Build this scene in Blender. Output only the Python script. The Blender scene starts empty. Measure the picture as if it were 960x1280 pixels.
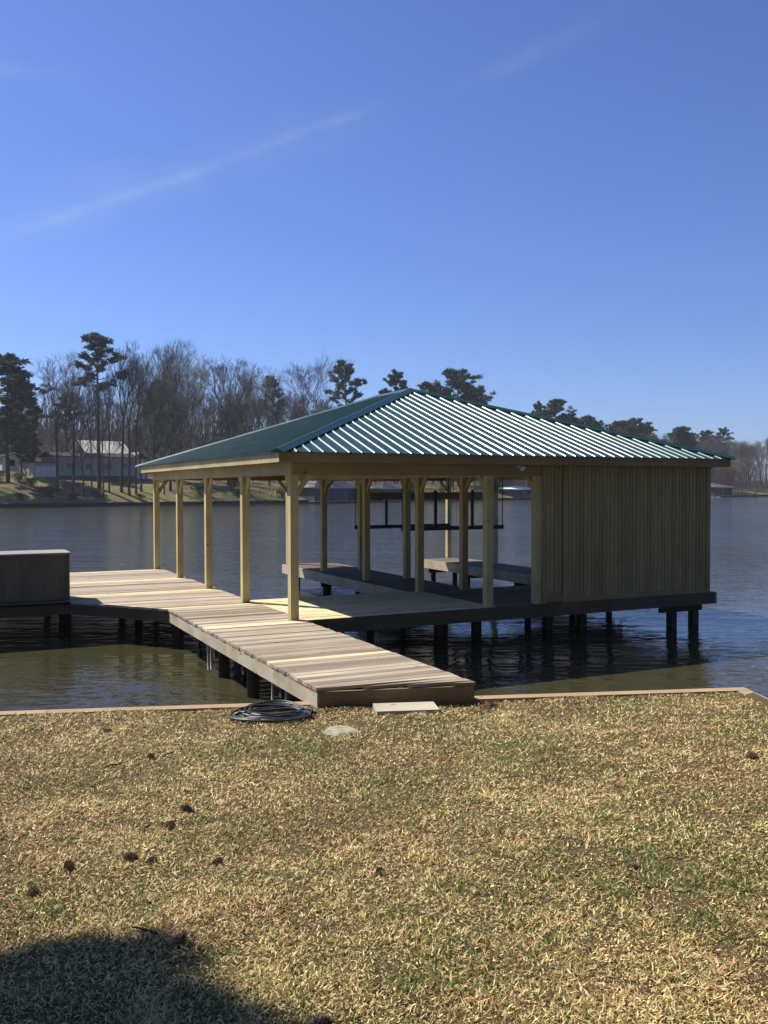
import bpy, math, random
import numpy as np
from mathutils import Vector, Matrix
random.seed(7); rng = np.random.default_rng(7)
sc = bpy.context.scene
col = sc.collection
R = math.radians

# ------------------------------------------------------------------ helpers
class MB:
    """collects verts / faces with a per-face random tint"""
    def __init__(s): s.v=[]; s.f=[]; s.t=[]; s.sm=[]
    def face(s, pts, t=.5, smooth=False):
        n=len(s.v); s.v+= [tuple(p) for p in pts]; s.f.append(tuple(range(n,n+len(pts)))); s.t.append(t); s.sm.append(smooth)
    def grid(s, vs, fs, t=.5, smooth=False):
        n=len(s.v); s.v+=[tuple(p) for p in vs]
        for f in fs: s.f.append(tuple(i+n for i in f)); s.t.append(t); s.sm.append(smooth)
    def box(s, x0,x1,y0,y1,z0,z1,t=None):
        if t is None: t=random.random()
        vs=[(x0,y0,z0),(x1,y0,z0),(x1,y1,z0),(x0,y1,z0),(x0,y0,z1),(x1,y0,z1),(x1,y1,z1),(x0,y1,z1)]
        s.grid(vs,[(0,3,2,1),(4,5,6,7),(0,1,5,4),(1,2,6,5),(2,3,7,6),(3,0,4,7)],t)
    def prism(s, poly, z0, z1, t=.5):
        """extrude a ccw xy polygon between two heights"""
        n=len(poly); vs=[(x,y,z0) for x,y in poly]+[(x,y,z1) for x,y in poly]
        fs=[tuple(reversed(range(n))),tuple(range(n,2*n))]+[(i,(i+1)%n,n+(i+1)%n,n+i) for i in range(n)]
        s.grid(vs,fs,t)
    def tube(s, pts, rad, k=6, t=.5, cap=True, smooth=True):
        pts=[Vector(p) for p in pts]; n=len(pts)
        if not hasattr(rad,'__len__'): rad=[rad]*n
        vs=[]; fs=[]
        up=Vector((0,0,1))
        for i,p in enumerate(pts):
            d=(pts[min(i+1,n-1)]-pts[max(i-1,0)])
            d = d.normalized() if d.length>1e-9 else Vector((0,0,1))
            a=d.cross(up)
            if a.length<.05: a=d.cross(Vector((1,0,0)))
            a.normalize(); b=d.cross(a)
            for j in range(k):
                c=math.tau*j/k; vs.append(p+(a*math.cos(c)+b*math.sin(c))*rad[i])
        for i in range(n-1):
            for j in range(k):
                fs.append((i*k+j,i*k+(j+1)%k,(i+1)*k+(j+1)%k,(i+1)*k+j))
        if cap: fs.append(tuple(range(k))); fs.append(tuple(reversed(range((n-1)*k,n*k))))
        s.grid(vs,fs,t,smooth)
    def mesh(s, name, mat):
        me=bpy.data.meshes.new(name)
        me.from_pydata(s.v,[],s.f)
        a=me.attributes.new('tint','FLOAT','FACE'); a.data.foreach_set('value',s.t)
        me.polygons.foreach_set('use_smooth',s.sm)
        if mat: me.materials.append(mat)
        me.update(); return me
    def build(s, name, mat, parent=None, fix=False):
        me=s.mesh(name,mat)
        o=bpy.data.objects.new(name,me); col.objects.link(o)
        if parent is not None:
            o.parent=parent
            o.matrix_parent_inverse=Matrix.Translation(-parent.location) if fix else Matrix()
        return o

def tag(o,label=None,cat=None,group=None,kind=None):
    if label: o['label']=label
    if cat: o['category']=cat
    if group: o['group']=group
    if kind: o['kind']=kind
    return o
def empty(name,loc,label,cat,group=None,rz=0):
    o=bpy.data.objects.new(name,None); col.objects.link(o); o.location=loc; o.rotation_euler=(0,0,rz)
    o.empty_display_size=.2
    return tag(o,label,cat,group)
def wpart(mb,name,mat,parent,label=None):      # geometry already in world space
    o=mb.build(name,mat,parent,fix=True)
    if label: o['label']=label
    return o

# ------------------------------------------------------------------ materials
def newmat(name):
    m=bpy.data.materials.new(name); m.use_nodes=True
    nt=m.node_tree; b=nt.nodes['Principled BSDF']; return m,nt,b
def N(nt,t,**k):
    n=nt.nodes.new(t)
    for a,v in k.items():
        if a.startswith('i_'): n.inputs[a[2:].replace('_',' ')].default_value=v
        else: setattr(n,a,v)
    return n
def ramp(nt,fac,stops,interp='LINEAR'):
    r=nt.nodes.new('ShaderNodeValToRGB'); r.color_ramp.interpolation=interp
    e=r.color_ramp.elements
    while len(e)<len(stops): e.new(.5)
    for el,(p,c) in zip(e,stops): el.position=p; el.color=(*c,1)
    nt.links.new(fac,r.inputs['Fac']); return r.outputs['Color']
def mix(nt,fac,a,b,mode='MIX'):
    m=nt.nodes.new('ShaderNodeMix'); m.data_type='RGBA'; m.blend_type=mode
    for sock,v in ((m.inputs[0],fac),(m.inputs[6],a),(m.inputs[7],b)):
        if hasattr(v,'links') or isinstance(v,bpy.types.NodeSocket): nt.links.new(v,sock)
        else: sock.default_value = v if not isinstance(v,tuple) else (*v,1)
    return m.outputs[2]
def math_(nt,op,a,b=0.0,c=None):
    m=nt.nodes.new('ShaderNodeMath'); m.operation=op
    for i,v in enumerate((a,b) if c is None else (a,b,c)):
        if isinstance(v,bpy.types.NodeSocket): nt.links.new(v,m.inputs[i])
        else: m.inputs[i].default_value=v
    return m.outputs[0]
def coords(nt,scale=(1,1,1)):
    g=nt.nodes.new('ShaderNodeNewGeometry'); mp=nt.nodes.new('ShaderNodeMapping'); mp.inputs['Scale'].default_value=scale
    nt.links.new(g.outputs['Position'],mp.inputs['Vector']); return mp.outputs['Vector']
def noise(nt,vec,scale,detail=4,rough=.55):
    n=N(nt,'ShaderNodeTexNoise'); n.inputs['Scale'].default_value=scale; n.inputs['Detail'].default_value=detail; n.inputs['Roughness'].default_value=rough
    nt.links.new(vec,n.inputs['Vector']); return n.outputs['Fac']
def bump(nt,b,h,strength,dist):
    bn=N(nt,'ShaderNodeBump'); bn.inputs['Strength'].default_value=strength; bn.inputs['Distance'].default_value=dist
    nt.links.new(h,bn.inputs['Height']); nt.links.new(bn.outputs['Normal'],b.inputs['Normal'])

def wood(name,c0,c1,axis,rough=.75,knots=True,grain=.6,patch=None):
    """planed or weathered timber: grain runs along axis; tint shifts board to board"""
    m,nt,b=newmat(name)
    s=[22,22,22]; s['xyz'.index(axis)]=1.1
    at=N(nt,'ShaderNodeAttribute',attribute_name='tint')
    g=nt.nodes.new('ShaderNodeNewGeometry')
    off=N(nt,'ShaderNodeVectorMath',operation='ADD')
    cb=N(nt,'ShaderNodeCombineXYZ'); k=math_(nt,'MULTIPLY',at.outputs['Fac'],37.0)
    for i in range(3): nt.links.new(k,cb.inputs[i])
    nt.links.new(g.outputs['Position'],off.inputs[0]); nt.links.new(cb.outputs[0],off.inputs[1])
    mp=nt.nodes.new('ShaderNodeMapping'); mp.inputs['Scale'].default_value=s; nt.links.new(off.outputs[0],mp.inputs['Vector'])
    gr=noise(nt,mp.outputs['Vector'],1.6,5,.65)
    big=noise(nt,off.outputs[0],1.3,3,.5)
    base=mix(nt,at.outputs['Fac'],c0,c1)
    v=math_(nt,'MULTIPLY_ADD',gr,grain,1-grain*.5)
    v2=math_(nt,'MULTIPLY',v,math_(nt,'MULTIPLY_ADD',big,.8,.6))
    hsv=N(nt,'ShaderNodeHueSaturation'); nt.links.new(base,hsv.inputs['Color']); nt.links.new(v2,hsv.inputs['Value'])
    out=hsv.outputs['Color']
    if knots:
        vo=N(nt,'ShaderNodeTexVoronoi'); vo.inputs['Scale'].default_value=1.0
        mp2=nt.nodes.new('ShaderNodeMapping'); s2=[3.2,3.2,3.2]; s2['xyz'.index(axis)]=1.6; mp2.inputs['Scale'].default_value=s2
        nt.links.new(off.outputs[0],mp2.inputs['Vector']); nt.links.new(mp2.outputs['Vector'],vo.inputs['Vector'])
        kf=ramp(nt,vo.outputs['Distance'],[(0,(1,1,1)),(.05,(.8,.8,.8)),(.075,(0,0,0))])
        out=mix(nt,kf,out,tuple(x*.35 for x in c0))
    if patch:
        pf=ramp(nt,noise(nt,off.outputs[0],2.3,4,.6),[(.45,(0,0,0)),(.7,(1,1,1))])
        out=mix(nt,pf,out,patch)
    nt.links.new(out,b.inputs['Base Color'])
    b.inputs['Roughness'].default_value=rough
    b.inputs['Specular IOR Level'].default_value=.25
    bump(nt,b,gr,.5,.004)
    return m
def plain(name,c,rough=.6,metal=0,var=.25,scale=6,bumpd=0,spec=.4):
    m,nt,b=newmat(name)
    n=noise(nt,coords(nt),scale,4)
    c2=tuple(x*(1-var) for x in c); c3=tuple(min(1,x*(1+var)) for x in c)
    nt.links.new(ramp(nt,n,[(.3,c2),(.7,c3)]),b.inputs['Base Color'])
    b.inputs['Roughness'].default_value=rough; b.inputs['Metallic'].default_value=metal; b.inputs['Specular IOR Level'].default_value=spec
    if bumpd: bump(nt,b,n,.6,bumpd)
    return m
def tinted(name,c0,c1,rough=.8,trans=0,objvar=0,spec=.2):
    """leaf, twig and needle colour: each small face has its own tint"""
    m,nt,b=newmat(name)
    at=N(nt,'ShaderNodeAttribute',attribute_name='tint')
    out=mix(nt,at.outputs['Fac'],c0,c1)
    if objvar:
        oi=N(nt,'ShaderNodeObjectInfo')
        v=math_(nt,'MULTIPLY_ADD',oi.outputs['Random'],objvar,1-objvar*.5)
        h=N(nt,'ShaderNodeHueSaturation'); nt.links.new(out,h.inputs['Color']); nt.links.new(v,h.inputs['Value']); out=h.outputs['Color']
    nt.links.new(out,b.inputs['Base Color']); b.inputs['Roughness'].default_value=rough; b.inputs['Specular IOR Level'].default_value=spec
    if trans:
        tr=N(nt,'ShaderNodeBsdfTranslucent'); nt.links.new(out,tr.inputs['Color'])
        ms=N(nt,'ShaderNodeMixShader'); ms.inputs[0].default_value=trans
        nt.links.new(b.outputs[0],ms.inputs[1]); nt.links.new(tr.outputs[0],ms.inputs[2])
        nt.links.new(ms.outputs[0],nt.nodes['Material Output'].inputs['Surface'])
    return m

PT0=(.52,.45,.25); PT1=(.60,.53,.32)          # new pressure treated pine
M={}
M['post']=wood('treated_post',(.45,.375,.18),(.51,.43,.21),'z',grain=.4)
M['beamx']=wood('treated_beam_x',(.26,.18,.08),(.31,.22,.10),'x',grain=.5)  # darker than the y beams: shade on the front is put into this colour
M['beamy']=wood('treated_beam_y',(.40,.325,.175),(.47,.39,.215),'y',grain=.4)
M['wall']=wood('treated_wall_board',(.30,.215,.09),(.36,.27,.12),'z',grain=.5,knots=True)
M['newdeck']=wood('new_deck_board',(.70,.57,.33),(.78,.66,.40),'x',grain=.25)
M['deck']=wood('weathered_deck_board',(.24,.19,.135),(.52,.43,.315),'x',grain=1.0,knots=True,rough=.85)
M['olddeck']=wood('old_dark_deck_board',(.13,.10,.07),(.20,.16,.11),'x',grain=.9,knots=True,rough=.85)
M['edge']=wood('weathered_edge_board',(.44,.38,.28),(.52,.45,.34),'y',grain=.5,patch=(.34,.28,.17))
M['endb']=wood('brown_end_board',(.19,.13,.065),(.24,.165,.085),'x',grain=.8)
M['fasx']=wood('shade_toned_edge_board',(.10,.072,.042),(.125,.092,.056),'x',grain=.6)  # edge boards facing away from the sun, their shade put into the dark tone
M['pile']=wood('shade_dark_pile',(.028,.024,.018),(.05,.042,.032),'z',grain=.8,knots=False)  # shade under the deck is put into this near-black timber colour
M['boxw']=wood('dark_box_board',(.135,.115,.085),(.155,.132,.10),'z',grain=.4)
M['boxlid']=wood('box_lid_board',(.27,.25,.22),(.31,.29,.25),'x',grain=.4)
M['stepb']=wood('step_board',(.42,.37,.28),(.47,.42,.32),'x',grain=.4)

def roofmat():
    m,nt,b=newmat('green_painted_steel')
    n=noise(nt,coords(nt),.9,4); n2=noise(nt,coords(nt),14,3)
    c=ramp(nt,n,[(.3,(.005,.040,.027)),(.7,(.009,.055,.038))])
    nt.links.new(mix(nt,math_(nt,'MULTIPLY',n2,.06),c,(.08,.11,.10)),b.inputs['Base Color'])
    b.inputs['Metallic'].default_value=.0; b.inputs['Roughness'].default_value=.38; b.inputs['Specular IOR Level'].default_value=.5
    b.inputs['Coat Weight'].default_value=.12; b.inputs['Coat Roughness'].default_value=.2
    nt.links.new(math_(nt,'MULTIPLY_ADD',noise(nt,coords(nt),1.7,5),.35,.20),b.inputs['Roughness'])
    bump(nt,b,noise(nt,coords(nt),3,3),.35,.006)
    return m
M['roof']=roofmat()
M['steel']=plain('dark_galvanised_steel',(.035,.032,.035),.5,.6)
M['cable']=plain('lift_cable',(.04,.04,.045),.5,.5)
M['seawall']=wood('timber_seawall_cap',(.36,.25,.14),(.44,.32,.19),'x',grain=.5)
M['seawallside']=plain('seawall_board',(.12,.09,.06),.9)
M['stone']=plain('pale_flagstone',(.30,.285,.19),.9,var=.4,scale=9,bumpd=.01)
M['hose']=plain('black_rubber_hose',(.035,.034,.033),.45,var=.6,scale=20,spec=.5)
M['cone']=tinted('pine_cone_scale',(.13,.09,.062),(.52,.40,.29),.85)
M['twig']=plain('dead_twig',(.06,.045,.03),.9)
M['lamp']=plain('white_lamp_housing',(.75,.75,.73),.3)

def watermat():
    m,nt,b=newmat('lake_water')
    g=coords(nt,(1,1,1))
    c=ramp(nt,noise(nt,g,.35,3),[(.3,(.042,.039,.019)),(.7,(.058,.053,.027))])
    nt.links.new(c,b.inputs['Base Color'])
    b.inputs['Roughness'].default_value=.06; b.inputs['IOR'].default_value=1.333; b.inputs['Specular IOR Level'].default_value=.5
    def w(rz,sc_,scale,det=3):
        geo=nt.nodes.new('ShaderNodeNewGeometry'); m0=nt.nodes.new('ShaderNodeMapping'); m0.inputs['Rotation'].default_value=(0,0,.45+rz); mp=nt.nodes.new('ShaderNodeMapping'); mp.inputs['Scale'].default_value=sc_
        nt.links.new(geo.outputs['Position'],m0.inputs['Vector']); nt.links.new(m0.outputs['Vector'],mp.inputs['Vector']); return noise(nt,mp.outputs['Vector'],scale,det,.5)
    a=w(.12,(.5,1.3,1),1.6,3); d=w(-.18,(.55,1.3,1),4.2,3); e=w(.1,(.5,1,1),.35,2)
    gust=ramp(nt,w(.3,(.35,1,1),.05,3),[(.35,(.55,.55,.55)),(.65,(1.1,1.1,1.1))])
    h=math_(nt,'ADD',math_(nt,'MULTIPLY',a,.52),math_(nt,'MULTIPLY',d,.33))
    h=math_(nt,'ADD',h,math_(nt,'MULTIPLY',e,.9))
    h=math_(nt,'ADD',h,math_(nt,'MULTIPLY',w(.06,(.42,1.2,1),.8,3),.6))
    h=math_(nt,'MULTIPLY',h,gust)
    sp=N(nt,'ShaderNodeSeparateXYZ'); gg=nt.nodes.new('ShaderNodeNewGeometry'); nt.links.new(gg.outputs['Position'],sp.inputs[0])
    off=math_(nt,'MULTIPLY_ADD',sp.outputs['X'],.33,sp.outputs['Y'])      # distance off the near shore
    mr=N(nt,'ShaderNodeMapRange'); nt.links.new(off,mr.inputs[0]); mr.inputs[1].default_value=3; mr.inputs[2].default_value=18; mr.inputs[3].default_value=.20; mr.inputs[4].default_value=1.15
    m2=N(nt,'ShaderNodeMapRange'); nt.links.new(off,m2.inputs[0]); m2.inputs[1].default_value=-1.0; m2.inputs[2].default_value=1.2; m2.inputs[3].default_value=.60; m2.inputs[4].default_value=.20
    h=math_(nt,'MULTIPLY',h,math_(nt,'MAXIMUM',mr.outputs[0],m2.outputs[0]))
    bn=N(nt,'ShaderNodeBump'); bn.inputs['Strength'].default_value=1.0; bn.inputs['Distance'].default_value=WAVE
    nt.links.new(h,bn.inputs['Height']); nt.links.new(bn.outputs['Normal'],b.inputs['Normal'])
    return m
WAVE=.26
M['water']=watermat()

def lawnmat():
    m,nt,b=newmat('dry_lawn_soil')
    g=coords(nt)
    n=noise(nt,g,60,5,.7); big=noise(nt,g,1.1,4,.6)
    c=ramp(nt,n,[(.3,(.045,.03,.016)),(.5,(.11,.075,.04)),(.7,(.22,.155,.085))])
    gr=ramp(nt,big,[(.45,(0,0,0)),(.62,(.5,.5,.5))])
    nt.links.new(mix(nt,gr,c,(.12,.12,.04)),b.inputs['Base Color']); b.inputs['Roughness'].default_value=.95; b.inputs['Specular IOR Level'].default_value=.1
    bump(nt,b,n,.8,.02); return m
M['lawn']=lawnmat()
def hillmat():
    m,nt,b=newmat('far_bank_ground')
    g=coords(nt)
    n=noise(nt,g,.12,5,.6); n2=noise(nt,g,1.6,5,.65)
    c=ramp(nt,n2,[(.35,(.10,.07,.04)),(.65,(.20,.14,.085))])
    gr=ramp(nt,n,[(.42,(0,0,0)),(.58,(1,1,1))])
    c=mix(nt,gr,c,ramp(nt,n2,[(.3,(.12,.12,.035)),(.7,(.24,.22,.075))]))
    # leaf litter takes over away from the bank's lawns
    geo=nt.nodes.new('ShaderNodeNewGeometry'); dp=N(nt,'ShaderNodeVectorMath',operation='DOT_PRODUCT'); nt.links.new(geo.outputs['Position'],dp.inputs[0]); dp.inputs[1].default_value=(-.2633,.9647,0)
    far=ramp(nt,math_(nt,'MULTIPLY_ADD',dp.outputs['Value'],1/60,-130.3/60),[(.35,(0,0,0)),(.6,(1,1,1))])
    dx=N(nt,'ShaderNodeSeparateXYZ'); nt.links.new(geo.outputs['Position'],dx.inputs[0])
    c=mix(nt,far,c,ramp(nt,n2,[(.3,(.06,.045,.03)),(.7,(.13,.095,.06))]))
    nt.links.new(c,b.inputs['Base Color']); b.inputs['Roughness'].default_value=1; b.inputs['Specular IOR Level'].default_value=.1
    return m
M['hill']=hillmat()
M['bark']=tinted('hardwood_bark',(.055,.045,.038),(.095,.08,.07),.95,objvar=.5)
M['twigs']=tinted('bare_twigs',(.085,.073,.066),(.16,.14,.13),.95,objvar=.5)
M['budtwigs']=tinted('budding_twigs',(.20,.24,.08),(.36,.40,.15),.9,trans=.3)
M['pinebark']=tinted('pine_bark',(.05,.038,.03),(.10,.07,.05),.95)
M['needles']=tinted('pine_needles',(.03,.048,.022),(.085,.115,.05),.7,trans=.25,objvar=.4)
M['bush']=tinted('shrub_leaves',(.04,.055,.025),(.10,.12,.055),.8,trans=.2,objvar=.5)
M['rust']=tinted('rust_leaves',(.22,.12,.06),(.36,.21,.11),.9,trans=.3)
M['brush']=tinted('brush_stems',(.09,.075,.062),(.19,.155,.13),.95)

# ------------------------------------------------------------------ layout constants (metres; dock deck = 0)
S=2.646; PW=.14
X2,X3,X4=3.758,4.825,9.155; YB=4*S+PW
OV=.289; ZB0,ZB1=2.386,2.600; ZF0,ZF1=2.585,2.736
WZ=-.70

# ------------------------------------------------------------------ water, near ground
w=MB(); w.face([(-500,-100,WZ),(800,-100,WZ),(800,700,WZ),(-500,700,WZ)])
tag(w.build('water',M['water']),kind='structure')

LO=np.array([-4.57,-3.48]); LT=np.array([.9493,-.3145]); LN=np.array([-.3145,-.9493])
def lawn_z(a,d):
    base=-.26+.085*np.minimum(d,14)+.012*np.sin(a*.9+d*.6)+.010*np.sin(a*2.3-d*1.7)+.006*np.sin(a*5.1+d*4.3)
    return base
def lawn_w(a,d):
    P=LO+a*LT+d*LN; return (float(P[0]),float(P[1]),float(lawn_z(a,d)))
def aright(d): return 8.50 - .55*min(d,3.0)*.42      # right end of lawn follows the return wall
lw=MB(); na,nd=150,110
ds=[.0]+[ .05+ 40*(j/(nd-1))**2.0 for j in range(nd)]
vs=[];fs=[]
for j,d in enumerate(ds):
    for i in range(na+1):
        a=-30+(aright(d)+30)*(i/na)
        # finer columns near the frame
        vs.append(lawn_w(a,d+.10))
W_=na+1
for j in range(len(ds)-1):
    for i in range(na): fs.append((j*W_+i,(j+1)*W_+i,(j+1)*W_+i+1,j*W_+i+1))
lw.grid(vs,fs,.5,True)
tag(lw.build('lawn_ground',M['lawn']),kind='structure')

# near sea wall: cap board + face, then the return wall at the right corner
sw=empty('seawall',(*lawn_w(0,0)[:2],-.24),'low timber seawall capped with tan boards along the edge of the lawn','seawall')
def strip(mb,p,q,wd,z0,z1,t=None,side=1):
    p=Vector((p[0],p[1]));q=Vector((q[0],q[1]));d=(q-p).normalized();n=Vector((d.y,-d.x))*wd*side
    pl=[(p.x,p.y),(q.x,q.y),(q.x+n.x,q.y+n.y),(p.x+n.x,p.y+n.y)]
    if side>0: pl=pl[::-1]
    mb.prism(pl,z0,z1,random.random() if t is None else t)
cap=MB(); fc=MB()
aa=-30
while aa<8.5:
    b_=min(aa+3.05,8.5)
    p=LO+aa*LT; q=LO+(b_-.006)*LT
    strip(cap,p-LN*.03,q-LN*.03,.16,-.262,-.222)
    aa=b_
strip(fc,LO-30*LT,LO+8.48*LT,.05,-1.6,-.262,.5)
C0=LO+8.5*LT; C1=C0+np.array([-.45,-1.15]); C2=C1+np.array([-.15,-6.0]); C3=C2+np.array([-.5,-30.])
for p,q in ((C0,C1),(C1,C2),(C2,C3)):
    strip(cap,p,q,.16,-.264,-.224); strip(fc,p,q,.05,-1.6,-.264,.5)
wpart(cap,'cap_board',M['seawall'],sw); wpart(fc,'wall_face',M['seawallside'],sw)

# ------------------------------------------------------------------ grass blades (uncountable)
def grass():
    n=430000
    cam=np.array([-5.09,-14.0])
    # sample in polar coordinates round the viewer's feet, dense near and thinner far
    ang=rng.uniform(R(-12),R(62),n)       # measured from +Y towards +X
    r=2.2*np.exp(rng.uniform(0,1,n)*math.log(13/2.2))
    x=cam[0]+r*np.sin(ang); y=cam[1]+r*np.cos(ang)
    # a thinner carpet all round
    m_=60000
    x2=rng.uniform(-14,4,m_); y2=rng.uniform(-20,-2.5,m_)
    x=np.concatenate([x,x2]); y=np.concatenate([y,y2]); r=np.hypot(x-cam[0],y-cam[1])
    a=(x-LO[0])*LT[0]+(y-LO[1])*LT[1]; d=(x-LO[0])*LN[0]+(y-LO[1])*LN[1]
    ok=(d>.09+rng.uniform(0,.07,len(d)))&(a<8.5-.231*np.minimum(d,3)-.15)&(a>-29)
    x,y,a,d,r=[q[ok] for q in (x,y,a,d,r)]; n=len(x)
    z=lawn_z(a,d-.0)
    # colour fields
    def fld(x,y,s,seed):
        rg=np.random.default_rng(seed); v=np.zeros_like(x)
        for k in range(14):
            th=rg.uniform(0,math.tau); f=s*rg.uniform(.5,2.2); ph=rg.uniform(0,math.tau)
            v+=np.sin((x*math.cos(th)+y*math.sin(th))*f+ph)/math.sqrt(14)*1.1
        return v
    g1=fld(x,y,2.2,1); g2=fld(x,y,9,2); g3=fld(x,y,3.5,3)
    green=np.clip(.33+.15*g1+.12*g2+rng.normal(0,.10,n),0,1)
    # one fresh green tuft
    tuft=np.exp(-((x+3.62)**2/.012+(y+8.50)**2/.006)); green=np.clip(green+tuft*1.1,0,1)
    isg=rng.uniform(0,1,n)<green
    bare=fld(x,y,11,21)+.5*fld(x,y,30,22)
    ln=np.where(isg,rng.uniform(.018,.034,n),rng.uniform(.016,.044,n))*(.75+.05*r)*np.clip(.9+.28*fld(x,y,14,8),.45,1.5)
    wd=rng.uniform(.0026,.0050,n)*(.55+.17*r)
    th=rng.uniform(0,math.tau,n); lean=np.where(isg,rng.uniform(.4,1.3,n),rng.uniform(.75,1.5,n))
    dx=np.sin(lean)*np.cos(th);dy=np.sin(lean)*np.sin(th);dz=np.cos(lean)
    th2=th+rng.normal(0,.35,n); l2=np.clip(lean+rng.uniform(-.05,.28,n),0,1.65)
    ex=np.sin(l2)*np.cos(th2);ey=np.sin(l2)*np.sin(th2);ez=np.cos(l2)
    tw=th+math.pi/2+rng.normal(0,.5,n)
    wx=np.cos(tw)*wd;wy=np.sin(tw)*wd; wz=rng.normal(0,.5,n)*wd
    P0=np.stack([x,y,z-.003],1); D=np.stack([dx,dy,dz],1); E=np.stack([ex,ey,ez],1); Wv=np.stack([wx,wy,wz],1)
    lift=rng.uniform(0,.014,n)[:,None]*np.array([[0,0,1]])
    P0=P0+lift
    ln=np.where((bare>1.15)&(rng.uniform(0,1,n)<.75),ln*.25,ln)
    A=P0-Wv*.5; B=P0+Wv*.5; Mid=P0+D*(ln*.5)[:,None]; C=Mid+Wv*.5; Dd=Mid-Wv*.5; T=Mid+E*(ln*.5)[:,None]
    V=np.stack([A,B,C,Dd,T],1)
    low=lawn_z(a,d); V[:,:,2]=np.maximum(V[:,:,2],low[:,None]+.001)
    V=V.reshape(-1,3)
    idx=np.arange(n)*5
    quad=np.stack([idx,idx+1,idx+2,idx+3],1); tri=np.stack([idx+3,idx+2,idx+4],1)
    me=bpy.data.meshes.new('grass')
    me.vertices.add(n*5); me.vertices.foreach_set('co',V.ravel().astype(np.float32))
    loops=np.concatenate([quad,tri],1).ravel()
    me.loops.add(len(loops)); me.loops.foreach_set('vertex_index',loops.astype(np.int32))
    starts=np.stack([np.arange(n)*7,np.arange(n)*7+4],1).ravel(); tot=np.tile([4,3],n)
    me.polygons.add(n*2); me.polygons.foreach_set('loop_start',starts.astype(np.int32)); me.polygons.foreach_set('loop_total',tot.astype(np.int32))
    me.update(calc_edges=True)
    # colours
    u=rng.uniform(0,1,n)[:,None]
    straw0=np.array([[.44,.31,.12]]);straw1=np.array([[1.0,.81,.40]])
    brown=np.array([[.24,.13,.06]]); gr0=np.array([[.12,.15,.035]]);gr1=np.array([[.30,.33,.10]])
    c=straw0+(straw1-straw0)*u
    isb=(rng.uniform(0,1,n)<np.clip(.20+.16*g3,0,.6))[:,None]
    c=np.where(isb,brown*(1+u*1.1),c)
    c=np.where(isg[:,None],gr0+(gr1-gr0)*u,c)
    cc=np.concatenate([c,np.ones((n,1))],1)
    fcol=np.repeat(cc,2,axis=0)
    at=me.attributes.new('blade','FLOAT_COLOR','FACE'); at.data.foreach_set('color',fcol.ravel().astype(np.float32))
    m,nt,b=newmat('lawn_blades')
    an=N(nt,'ShaderNodeAttribute',attribute_name='blade')
    nt.links.new(an.outputs['Color'],b.inputs['Base Color']); b.inputs['Roughness'].default_value=.6; b.inputs['Specular IOR Level'].default_value=.25
    tr=N(nt,'ShaderNodeBsdfTranslucent'); nt.links.new(an.outputs['Color'],tr.inputs['Color'])
    ms=N(nt,'ShaderNodeMixShader'); ms.inputs[0].default_value=.2
    nt.links.new(b.outputs[0],ms.inputs[1]); nt.links.new(tr.outputs[0],ms.inputs[2]); nt.links.new(ms.outputs[0],nt.nodes['Material Output'].inputs['Surface'])
    me.materials.append(m)
    o=bpy.data.objects.new('grass',me); col.objects.link(o)
    tag(o,'dry straw coloured lawn grass with green patches','grass',kind='stuff')
grass()

# ------------------------------------------------------------------ dock walkway
dock=empty('dock_walkway',(-.6,-5.0,0),'weathered grey plank walkway from the lawn past the boathouse with pale replacement boards','dock')
def endline(x): return -4.86-.296*(x+1.39)
def leftx(y):
    if y<2.35: return -1.47
    if y<4.27: return -1.47-(y-2.35)*.76
    return -14.0
newc=[-3.20,-.12,2.47,5.14,7.86,10.40]
old=MB(); PT=.142; y=-5.40; i=0
while y<10.62:
    y1=y+PT-random.uniform(.004,.008); isnew=any(abs((y+y1)/2-c)<.13 for c in newc)
    xl=leftx(y+.07)-random.uniform(-.005,.005); xr=.235+random.uniform(-.012,.015)
    if y> 10.3 : xr=.24
    mb=old if not isnew else MB()
    z1=random.uniform(-.003,.003)+(.004 if isnew else 0)
    segs=[(xl,xr)]
    if xl<-5:
        c=random.choice([-6.2,-8.6,-11.0]); c2=random.uniform(-3.2,-2.2); segs=[(xl,c-.003),(c+.003,xr)]
    for (a,b_) in segs:
        t=random.random()
        if random.random()<.12: t=random.choice([0,1])
        # clip by slanted end
        ya=max(y,endline(a)); yb=max(y,endline(b_))
        if ya>=y1 and yb>=y1: continue
        if ya>=y1:
            xc=-1.39+(y1+4.86)/-.296; poly=[(xc,y1),(b_,yb),(b_,y1)]
            poly=[(xc,y1-.001),(b_,yb),(b_,y1)]
        else: poly=[(a,ya),(b_,yb),(b_,y1),(a,y1)]
        if 2.35<y<4.27 and a==xl: poly=[(leftx(y+.001),ya),(b_,yb),(b_,y1),(leftx(min(y1,4.26)),y1)]
        tw=random.uniform(-.0025,.0025)
        mb.prism(poly,-.038,z1+tw,t)
    if isnew:
        wpart(mb,'replacement_plank',M['newdeck'],dock,'pale new replacement plank among the grey boards')
    y+=PT
wpart(old,'decking',M['deck'],dock)
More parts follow.
